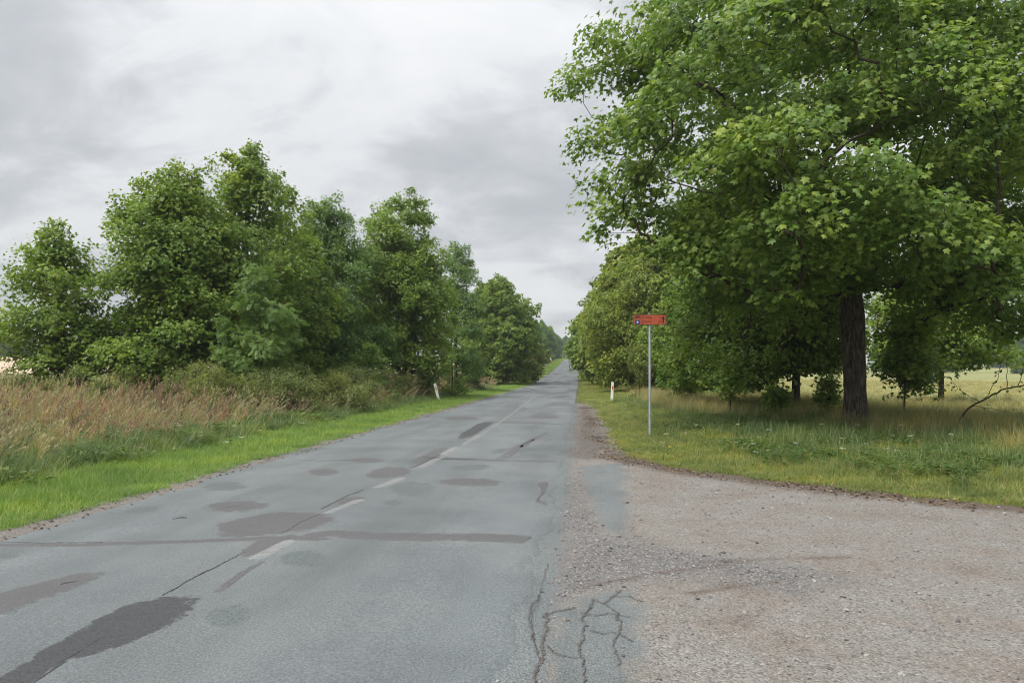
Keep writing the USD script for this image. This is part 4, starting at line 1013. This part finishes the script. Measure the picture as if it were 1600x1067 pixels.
# right hand trees behind the big maple
grown('maple_tree', 'thin-trunked maple directly left of the huge maple', 1243, 31, 330, 150, 0, 31, low=1.5, n=52, mat=maple_mat, size=0.17, dens=6.5, cx=-1.4, trunk_r=0.17, extra=[(1110, 520, 0, 1.1), (1160, 560, -1, 1.0), (1090, 570, 0.5, .9), (1200, 520, -1, 1.1), (1290, 505, 0, .8), (1185, 585, -2, .8), (1120, 592, -1, .8), (1150, 575, -1, 1.0), (1215, 560, -1, .9), (1075, 595, 0, .7), (1195, 605, -2.5, .6), (1225, 590, -2, .6), (1165, 600, -2, .7), (1235, 550, -2, .7)], sprigs=26)
grown('maple_tree', 'maple behind the sign pole with foliage reaching the ground', 1130, 42, 400, 100, 0, 32, low=0.3, n=40, mat=maple_mat, size=0.19, dens=5, sprigs=26)
grown('lime_tree', 'yellowing tree left of the orange sign in the right row', 1040, 56, 395, 100, 0, 33, low=0.5, n=44, mat=yellow_mat, leaf='oval', size=0.24, per=14, dens=4.2, cx=-1, sprigs=14)
grown('maple_sapling', 'leafy maple bush right behind the huge trunk', 1412, 24.5, 488, 80, 0, 34, low=0.75, n=18, thick=1.7, mat=maple_mat, size=0.17, dens=7, trunk_r=0.035, cx=0.3)
grown('maple_sapling', 'slender sapling with few leaves in the straw grass', 1140, 27, 560, 16, 0, 35, low=0.7, n=6, mat=maple_mat, size=0.13, dens=6, trunk_r=0.03, lobe=0.22)
grown('maple_sapling', 'low green sapling in front of the thin-trunked maple', 1215, 23.5, 605, 22, 0, 36, low=0.15, n=9, mat=maple_left_mat, size=0.13, dens=7, trunk_r=0.015, lobe=0.22)
grown('maple_sapling', 'wispy sapling between the two trunks', 1293, 24, 590, 14, 0, 37, low=0.4, n=6, mat=maple_mat, size=0.12, dens=6, trunk_r=0.012, lobe=0.2)

grown('maple_tree', 'lit green maple seen through the gap right of the huge trunk', 1470, 40, 412, 110, 0, 38, low=1.8, n=34, mat=maple_left_mat, size=0.19, dens=5, sprigs=8)
# rows of trees further along the road: three kinds, each built once and referenced
def kind_of_tree(name, label, zc, X, seed, h, w, mat, low=0.4, leaf='clump', size=0.42, dens=2.6, group=None, per=14):
    rng = np.random.default_rng(seed)
    ls = blobs(rng, 95, w, low, h, 0.36 * w, 0.8, bushy, 0.0, 0.5, 14); dens *= 0.62
    tr = [np.array([0, 0, -0.1]), np.array([0.05, 0, 0.3 * h]), np.array([0, 0.1, 0.55 * h]), np.array([0.1, 0, 0.8 * h])]
    y = zc
    x = X + (xmid(y) + 3.0)
    return make_tree(name, label, 'tree', np.array([x, y, float(land(x, y)) - 0.1]), ls, tr, leaf=leaf, size=size, per=per, dens=dens, mat=mat, seed=seed, spray=0.5, trunk_r=0.2, twigs=0.1, group=group)

def copy(src, name, label, x, y, rot, s, group, sz=None):
    w = src.GetCustomData()
    r = UsdGeom.Xform.Define(stage, numbered('/World', name))
    p = r.GetPrim()
    p.GetReferences().AddInternalReference(src.GetPath())
    p.SetInstanceable(True)
    r.ClearXformOpOrder()
    r.AddTranslateOp(opSuffix='to').Set(Gf.Vec3d(float(x), float(y), float(land(x, y)) - 0.1))
    r.AddRotateZOp(opSuffix='turn').Set(float(rot))
    r.AddScaleOp(opSuffix='size').Set(Gf.Vec3f(s, s, sz or s))
    return tag(p, label, w['category'], group)

GR, GL = 'trees of the right roadside row', 'trees of the left roadside row'
kA = kind_of_tree('lime_tree', 'yellowing tree next behind the one by the orange sign', 68, 5.6, 201, 13.5, 5.4, yellow_mat, group=GR)
kB = kind_of_tree('maple_tree', 'deep green maple in the right row beyond the yellowing trees', 100, 4.6, 202, 13, 5.6, maple_left_mat, group=GR)
kC = kind_of_tree('oak_tree', 'dark oak in the left row just beyond the broad maple', 112, -11.4, 203, 12, 4.0, far_mat, group=GL)
rng = np.random.default_rng(12)
ORD = ['first', 'second', 'third', 'fourth', 'fifth', 'sixth', 'seventh', 'eighth', 'ninth', 'tenth', 'eleventh', 'twelfth', 'thirteenth', 'fourteenth']
for k, (y, X, src) in enumerate([(82, 5.2, kA), (120, 4.2, kA), (140, 4.4, kB), (162, 4.0, kA), (188, 4.0, kB), (216, 4.2, kB), (246, 4.3, kA), (280, 4.4, kB), (318, 4.5, kB), (352, 4.8, kB)]):
    nth = ORD[k + 2 if k == 0 else k + 3]
    copy(src, 'lime_tree' if src is kA else 'maple_tree', f'{nth} tree behind the orange sign in the right roadside row' + (', yellowish' if src is kA else ', deep green'), X + xmid(y) + 3.0, y, rng.uniform(0, 360), rng.uniform(0.88, 1.08), GR)
for k, (y, X, src) in enumerate([(98, -12.2, kB), (128, -11.4, kB), (146, -11.2, kC), (166, -11.4, kC), (190, -11.8, kB), (216, -11.2, kC), (246, -11.2, kC), (280, -11.8, kB), (320, -11.6, kC), (356, -11.6, kC)]):
    nth = ORD[0 if k == 0 else k + 1]
    copy(src, 'oak_tree' if src is kC else 'maple_tree', f'{nth} tree past the broad maple in the left roadside row' + (', dark' if src is kC else ', mid green'), X + xmid(y) + 3.0, y, rng.uniform(0, 360), rng.uniform(0.7, 0.85) * (0.85 if src is kB else 1), GL, rng.uniform(0.85, 1.0))
for k, (px, zc, s) in enumerate([(858, 450, 1.1), (872, 425, 1.1), (884, 450, 1.2), (896, 440, 1.25), (910, 455, 1.2), (925, 440, 1.2)]):
    q = pt(px, HZ, zc)
    copy(kC, 'oak_tree', f'far dark tree beyond the crest of the road, {ORD[k]} from the left', q[0], q[1], 60 * k, s, 'trees beyond the crest of the road')
for k, (px, zc, s) in enumerate([(1290, 250, 1.0), (1335, 240, 0.95), (1380, 260, 1.0), (1415, 215, 0.9), (1450, 225, 0.8), (1470, 400, 1.3), (1477, 240, 0.75), (1520, 400, 1.3), (1560, 330, 1.2), (1590, 400, 1.3), (1600, 215, 0.95), (1640, 220, 1.0), (1690, 240, 1.1)]):
    q = pt(px, HZ, zc)
    copy(kC if k % 3 else kB, 'oak_tree' if k % 3 else 'maple_tree', f'distant tree across the right hand meadow, {ORD[k]} from the left', q[0], q[1], 77 * k, s, 'trees beyond the right hand meadow')
for k, (px, zc, s) in enumerate([(-80, 290, 1.1), (-45, 300, 1.2), (-12, 300, 1.15), (12, 310, 1.1), (40, 330, 1.1), (190, 330, 1.0)]):
    q = pt(px, HZ, zc)
    copy(kC, 'oak_tree', f'distant bluish tree beyond the pale grain field, {ORD[k]} from the left', q[0], q[1], 50 * k, s, 'trees beyond the grain field')

# --- shrubs
def shrub(label, px, zc, top, hw, seed, mat=shrub_mat, leaf='oval', size=0.085, n=16, dens=14, per=12, group=None, name='shrub'):
    return grown(name, label, px, zc, top, hw, 0, seed, low=0.05, n=n, mat=mat, leaf=leaf, size=size, per=per, dens=dens, group=group, cat='shrub', squash=0.85, gap=0.34, spray=0.17, droop=0.1, trunk_r=0.02, lobe=None, twigs=0.3, up=0.9, thick=1.3, sprigs=26, flat=0.5)
GS = 'low shrubs in front of the left trees'
LS = ['low olive shrub at the left edge before the leftmost maple', 'spreading olive shrub under the leftmost maple', 'olive shrub in the gap between leftmost and wide maple', 'olive shrub under the left half of the wide maple', 'olive shrub under the right half of the wide maple',
      'low shrub just left of the feathery ash', 'olive shrub at the right foot of the feathery ash', 'low shrub between ash and bluish oak, nearest the reeds', 'olive shrub below the yellowish maple', 'olive shrub below the right side of the bluish oak', 'low shrub in tan grass before the bluish oak',
      'olive shrub at the left foot of the light maple', 'lowest shrub in front of the feathery ash', 'small shrub by the trunk of the light maple', 'low front shrub between leftmost and wide maple']
for k, (px, zc, top, hw) in enumerate([(25, 25, 603, 70), (120, 25, 600, 75), (205, 25, 592, 66), (258, 26, 583, 56), (310, 25, 585, 64), (345, 23, 597, 60), (420, 25.5, 597, 76), (455, 24.5, 608, 60), (490, 27, 594, 76), (548, 32, 590, 64), (525, 28, 606, 56), (597, 38, 594, 48), (385, 24, 610, 54), (632, 41, 592, 32), (170, 23.5, 610, 54)]):
    shrub(LS[k], px, zc, top, hw, 300 + k, group=GS)
shrub('dark elder-like shrub beside the trunk of the light maple', 578, 35, 550, 42, 320, mat=ash_mat, size=0.13, dens=8)
shrub('dark bush right of the light maple trunk', 668, 42, 560, 30, 321, mat=oak_mat, size=0.14, dens=8)
shrub('dark undergrowth bush below the oak', 500, 36, 545, 60, 322, mat=oak_mat, size=0.14, dens=7)
shrub('olive willow bush at the left verge before the crest', 832, 92, 538, 34, 323, mat=shrub_mat, size=0.3, dens=3.2)
shrub('round bush behind the left marker post', 735, 62, 550, 36, 324, mat=oak_mat, size=0.2, dens=4.5)
shrub('feathery grey green bush left of the sign pole', 998, 41, 548, 22, 325, mat=shrub_mat, size=0.09, dens=12)
shrub('dark bush behind the straw grass right of the sign pole', 1060, 36, 560, 40, 326, mat=maple_mat, leaf='lobed', size=0.15, dens=7)

# ------------------------------------------------------------------ sign, marker posts and other small things
def plain(name, col, rough=0.5, metal=0.0, spec=0.5):
    """paint or metal with slight dirt"""
    return M(name, {'g': ('geometry', {}), 'n': ('noise_texture', {'scale': 9.0, 'detail': 5.0, 'roughness': 0.7}), 'r': ('rgb_ramp', {'ramp': [(0.3, tuple(0.72 * np.array(col))), (0.55, col)]}), 'p': ('principled_bsdf', {'roughness': rough, 'metallic': metal, 'specular_ior_level': spec})},
             [('g.position', 'n.vector'), ('n.fac', 'r.fac'), ('r.color', 'p.base_color')])
zinc_mat = plain('galvanised_steel', (0.42, 0.46, 0.47), 0.45, 0.6)
orange_mat = plain('orange_sign_face', (0.4, 0.08, 0.036), 0.55, spec=0.3)
black_mat = plain('black_print', (0.012, 0.01, 0.01), 0.6)
blue_sign_mat = plain('blue_print', (0.015, 0.03, 0.14), 0.5)
white_mat = plain('white_print', (0.4, 0.47, 0.56), 0.5)
post_mat = plain('white_plastic', (0.68, 0.68, 0.62), 0.5)
red_mat = plain('red_reflector', (0.42, 0.03, 0.03), 0.3)
greyref_mat = plain('dull_reflector', (0.22, 0.2, 0.19), 0.4)
concrete_mat = plain('weathered_concrete', (0.36, 0.34, 0.31), 0.9)

sb = pt(1015.5, HZ, 18.6)
sx_, sy_ = sb[0], sb[1]
sz_ = float(land(sx_, sy_))
face = math.degrees(math.atan2(0.10, 1.0))
sign = thing('direction_sign', 'orange cycle route direction sign with black arrow on a thin grey pole', 'sign', (sx_, sy_, sz_ - 0.05), math.degrees(YAW) * 0.6 + 2.0)
pole = trimesh.creation.cylinder(radius=0.03, height=3.12, sections=20); pole.apply_translation([0, 0.03, 1.56])
obj('pole', pole, zinc_mat, sign, smooth=40)
cap = trimesh.creation.cylinder(radius=0.034, height=0.03, sections=20); cap.apply_translation([0, 0.03, 3.13])
obj('pole_cap', cap, zinc_mat, sign, smooth=40)
BW, BH, BZ, BX = 0.83, 0.255, 3.0, 0.0
def plate(x0, x1, z0, z1, y0, y1, r=0.015):
    b = shapely.box(x0 + r, z0 + r, x1 - r, z1 - r).buffer(r, 6)
    m = trimesh.creation.extrude_polygon(b, y1 - y0, engine='earcut')
    m.apply_transform(trimesh.transformations.rotation_matrix(math.pi / 2, [1, 0, 0]))
    m.apply_translation([0, y1, 0])
    return m
bx0, bx1 = BX - 0.425, BX + 0.405
bz0, bz1 = BZ - BH / 2, BZ + BH / 2
obj('board', plate(bx0, bx1, bz0, bz1, -0.026, -0.006), orange_mat, sign, smooth=30)
fr = shapely.box(bx0 + .004, bz0 + .004, bx1 - .004, bz1 - .004).difference(shapely.box(bx0 + .011, bz0 + .011, bx1 - .011, bz1 - .011))
def flat(poly, y0=-0.0285, y1=-0.0263):
    ms = [trimesh.creation.extrude_polygon(g, y1 - y0, engine='earcut') for g in getattr(poly, 'geoms', [poly])]
    m = trimesh.util.concatenate(ms)
    m.apply_transform(trimesh.transformations.rotation_matrix(math.pi / 2, [1, 0, 0]))
    m.apply_translation([0, y1, 0])
    return m
obj('border', flat(fr), black_mat, sign)
dx_ = bx0 + 0.222
obj('divider', flat(shapely.box(dx_ - .008, bz0 + .012, dx_ + .008, bz1 - .012)), black_mat, sign)
# bicycle pictogram
cxm, czm = bx0 + 0.108, BZ + 0.055
wheel = lambda x: shapely.Point(x, czm - .012).buffer(.036, 12).difference(shapely.Point(x, czm - .012).buffer(.027, 12))
bar = lambda *p: shapely.LineString(p).buffer(.0055)
bike = shapely.union_all([wheel(cxm - .052), wheel(cxm + .052), bar((cxm - .052, czm - .012), (cxm - .022, czm + .03), (cxm + .036, czm + .03), (cxm - .004, czm - .012), (cxm - .052, czm - .012)), bar((cxm - .004, czm - .012), (cxm - .026, czm + .042)), bar((cxm + .052, czm - .012), (cxm + .034, czm + .045), (cxm + .052, czm + .05)), bar((cxm - .04, czm + .044), (cxm - .014, czm + .044))])
obj('bicycle_symbol', flat(bike), black_mat, sign)
bl = shapely.box(cxm - .066, bz0 + .016, cxm + .066, bz0 + .116)
obj('blue_badge', flat(bl), blue_sign_mat, sign)
star = shapely.Point(cxm, bz0 + .064).buffer(.024, 16)
obj('badge_disc', flat(star, -0.0305, -0.0287), white_mat, sign)
def words(s, h, x, z, name):
    m = meshkit.text_mesh(s, h, 0.002)
    m.apply_transform(trimesh.transformations.rotation_matrix(math.pi / 2, [1, 0, 0]))
    m.apply_translation([x, -0.0264, z])
    obj(name, m, black_mat, sign)
words('Pomaj', 0.052, dx_ + 0.03, BZ + 0.032, 'upper_place_name')
words('Goska', 0.052, dx_ + 0.03, BZ - 0.068, 'lower_place_name')
words('7', 0.052, bx1 - 0.175, BZ + 0.032, 'upper_distance')
words('20', 0.052, bx1 - 0.205, BZ - 0.068, 'lower_distance')
ax0 = bx1 - 0.075
obj('arrow', flat(shapely.union_all([shapely.box(ax0 - .018, BZ - .08, ax0 + .018, BZ + .04), shapely.Polygon([(ax0 - .05, BZ + .02), (ax0, BZ + .095), (ax0 + .05, BZ + .02)])])), black_mat, sign)
for zc_ in (BZ + 0.07, BZ - 0.07):
    cl = trimesh.creation.box([0.09, 0.012, 0.025]); cl.apply_translation([0, 0.001, zc_])
    obj('clamp', cl, zinc_mat, sign)

def marker(label, px, py, zc, h, lean, refl):
    q = pt(px, HZ, zc); z = float(land(q[0], q[1]))
    root = thing('marker_post', label, 'marker post', (q[0], q[1], z - 0.03))
    prof = shapely.Polygon([(-.06, -.035), (.06, -.035), (.075, -.01), (.05, .05), (-.05, .05), (-.075, -.01)])
    body = trimesh.creation.extrude_polygon(prof, h, engine='earcut')
    body = trimesh.util.concatenate([body])
    body.vertices[body.vertices[:, 2] > h - 0.01, 2] += 0.25 * body.vertices[body.vertices[:, 2] > h - 0.01, 1]
    rf = trimesh.creation.box([0.055, 0.008, 0.19]); rf.apply_translation([0.012, -0.040, h * 0.72])
    R = trimesh.transformations.rotation_matrix(lean, [0, 1, 0])
    body.apply_transform(R); rf.apply_transform(R)
    obj('post', body, post_mat, root)
    obj('reflector', rf, refl, root)
marker('white marker post leaning left in the left verge', 686, 626, 41, 1.02, -0.24, greyref_mat)
marker('white marker post with red reflector on the right verge', 956, 626, 41, 1.06, 0.04, red_mat)
marker('tiny far white marker post at the left of the crest', 884, 561, 330, 1.0, 0.0, greyref_mat)

def warning(label, px, zc, hh, w):
    q = pt(px, HZ, zc); z = float(land(q[0], q[1]))
    root = thing('triangular_sign', label, 'road sign', (q[0], q[1], z))
    p = trimesh.creation.cylinder(radius=0.04, height=hh, sections=10); p.apply_translation([0, 0.04, hh / 2])
    obj('pole', p, zinc_mat, root, smooth=40)
    tri = shapely.Polygon([(-w / 2, hh - .1), (w / 2, hh - .1), (0, hh - .1 + w * .87)]).buffer(.04, 4)
    obj('plate', flat(tri, -0.01, 0.0), post_mat, root)
warning('small white triangular road sign standing at the right of the crest', 899, 335, 1.5, 1.25)
warning('small grey triangular sign in the dry grass of the left verge far off', 860, 205, 1.2, 0.9)

# leaning concrete post beside the thin trunk
q = pt(1228, HZ, 31.0)
root = thing('leaning_post', 'weathered concrete post leaning behind the thin-trunked maple', 'post', (q[0], q[1], float(land(q[0], q[1]))))
b = trimesh.creation.box([0.2, 0.16, 1.4]); b.apply_translation([0, 0, 0.6])
b = b.subdivide().subdivide(); b.vertices += 0.02 * (meshkit.fbm(b.vertices * 5 + 9, 3)[:, None] - 0.5)
b.apply_transform(trimesh.transformations.rotation_matrix(0.42, [0, 1, 0]))
obj('shaft', b, concrete_mat, root)

# bent bare branch over the long grass at the right edge
rng = np.random.default_rng(4)
zb = 19.0
main = [pt(*p) for p in [(1490, 655, zb), (1508, 640, zb), (1540, 622, zb - .2), (1570, 607, zb - .4), (1610, 600, zb - .5), (1660, 602, zb - .5)]]
o = main[0].copy(); o[2] = float(land(o[0], o[1]))
root = thing('fallen_branch', 'thin bent branch with a few leaves arching over long grass by the right edge', 'branch', o)
segs = []
def limb(pts, r0, r1):
    pts = np.array(pts); t = np.linspace(0, len(pts) - 1, len(pts) * 4)
    c = np.stack([np.interp(t, np.arange(len(pts)), pts[:, k]) for k in range(3)], 1) - o
    c += 0.012 * rng.normal(size=c.shape)
    rr = np.linspace(r0, r1, len(c))
    for a in range(len(c) - 1):
        segs.append(np.r_[c[a], c[a + 1], rr[a], rr[a + 1]])
    return c
main[0] = o + [0, 0, -0.05]
tips = [limb(main, 0.03, 0.012)]
for pts in ([(1540, 622, zb - .2), (1560, 590, zb - .3), (1565, 560, zb - .3)], [(1575, 606, zb - .4), (1572, 570, zb - .5), (1580, 545, zb - .5)], [(1520, 634, zb), (1545, 638, zb + .1), (1580, 645, zb)], [(1590, 603, zb - .5), (1600, 575, zb - .5), (1615, 560, zb - .5)], [(1530, 628, zb), (1500, 610, zb), (1488, 598, zb)]):
    tips.append(limb([pt(*p) for p in pts], 0.009, 0.003))
obj('branch', tubes(segs, 6), twig_mat, root, smooth=True)
pp = np.vstack([t[len(t) // 3:] for t in tips[1:]] + [tips[0][12:]])
pp = pp[rng.integers(0, len(pp), 130)] + rng.normal(0, 0.05, (130, 3))
lv, lf, lt = leaves('oval', pp, rng.normal(size=(130, 3)) + [0, 0, -.3], rng.normal(0, .5, (130, 3)) + [0, 0, 1], rng.uniform(.06, .12, 130), rng.uniform(0.3, .95, 130))
obj('leaves', (lv, lf), ash_mat, root, attrs={'tint': lt})
print('triangles', sum(s[2] for s in STAT))

# the air: far things fade a little
haze_mat = usdkit.material(stage, '/World/Looks/pale_air', {'v': ('principled_volume', {'color': (0.9, 0.93, 0.97), 'density': 0.0003, 'anisotropy': 0.3})}, [], volume='v.volume')
hb = trimesh.creation.box([1900, 1560, 46.0]); hb.apply_translation([0, 680, 10.0])
tag(obj('haze', hb, haze_mat), 'faint pale haze in the air over the road', 'haze', kind='stuff')
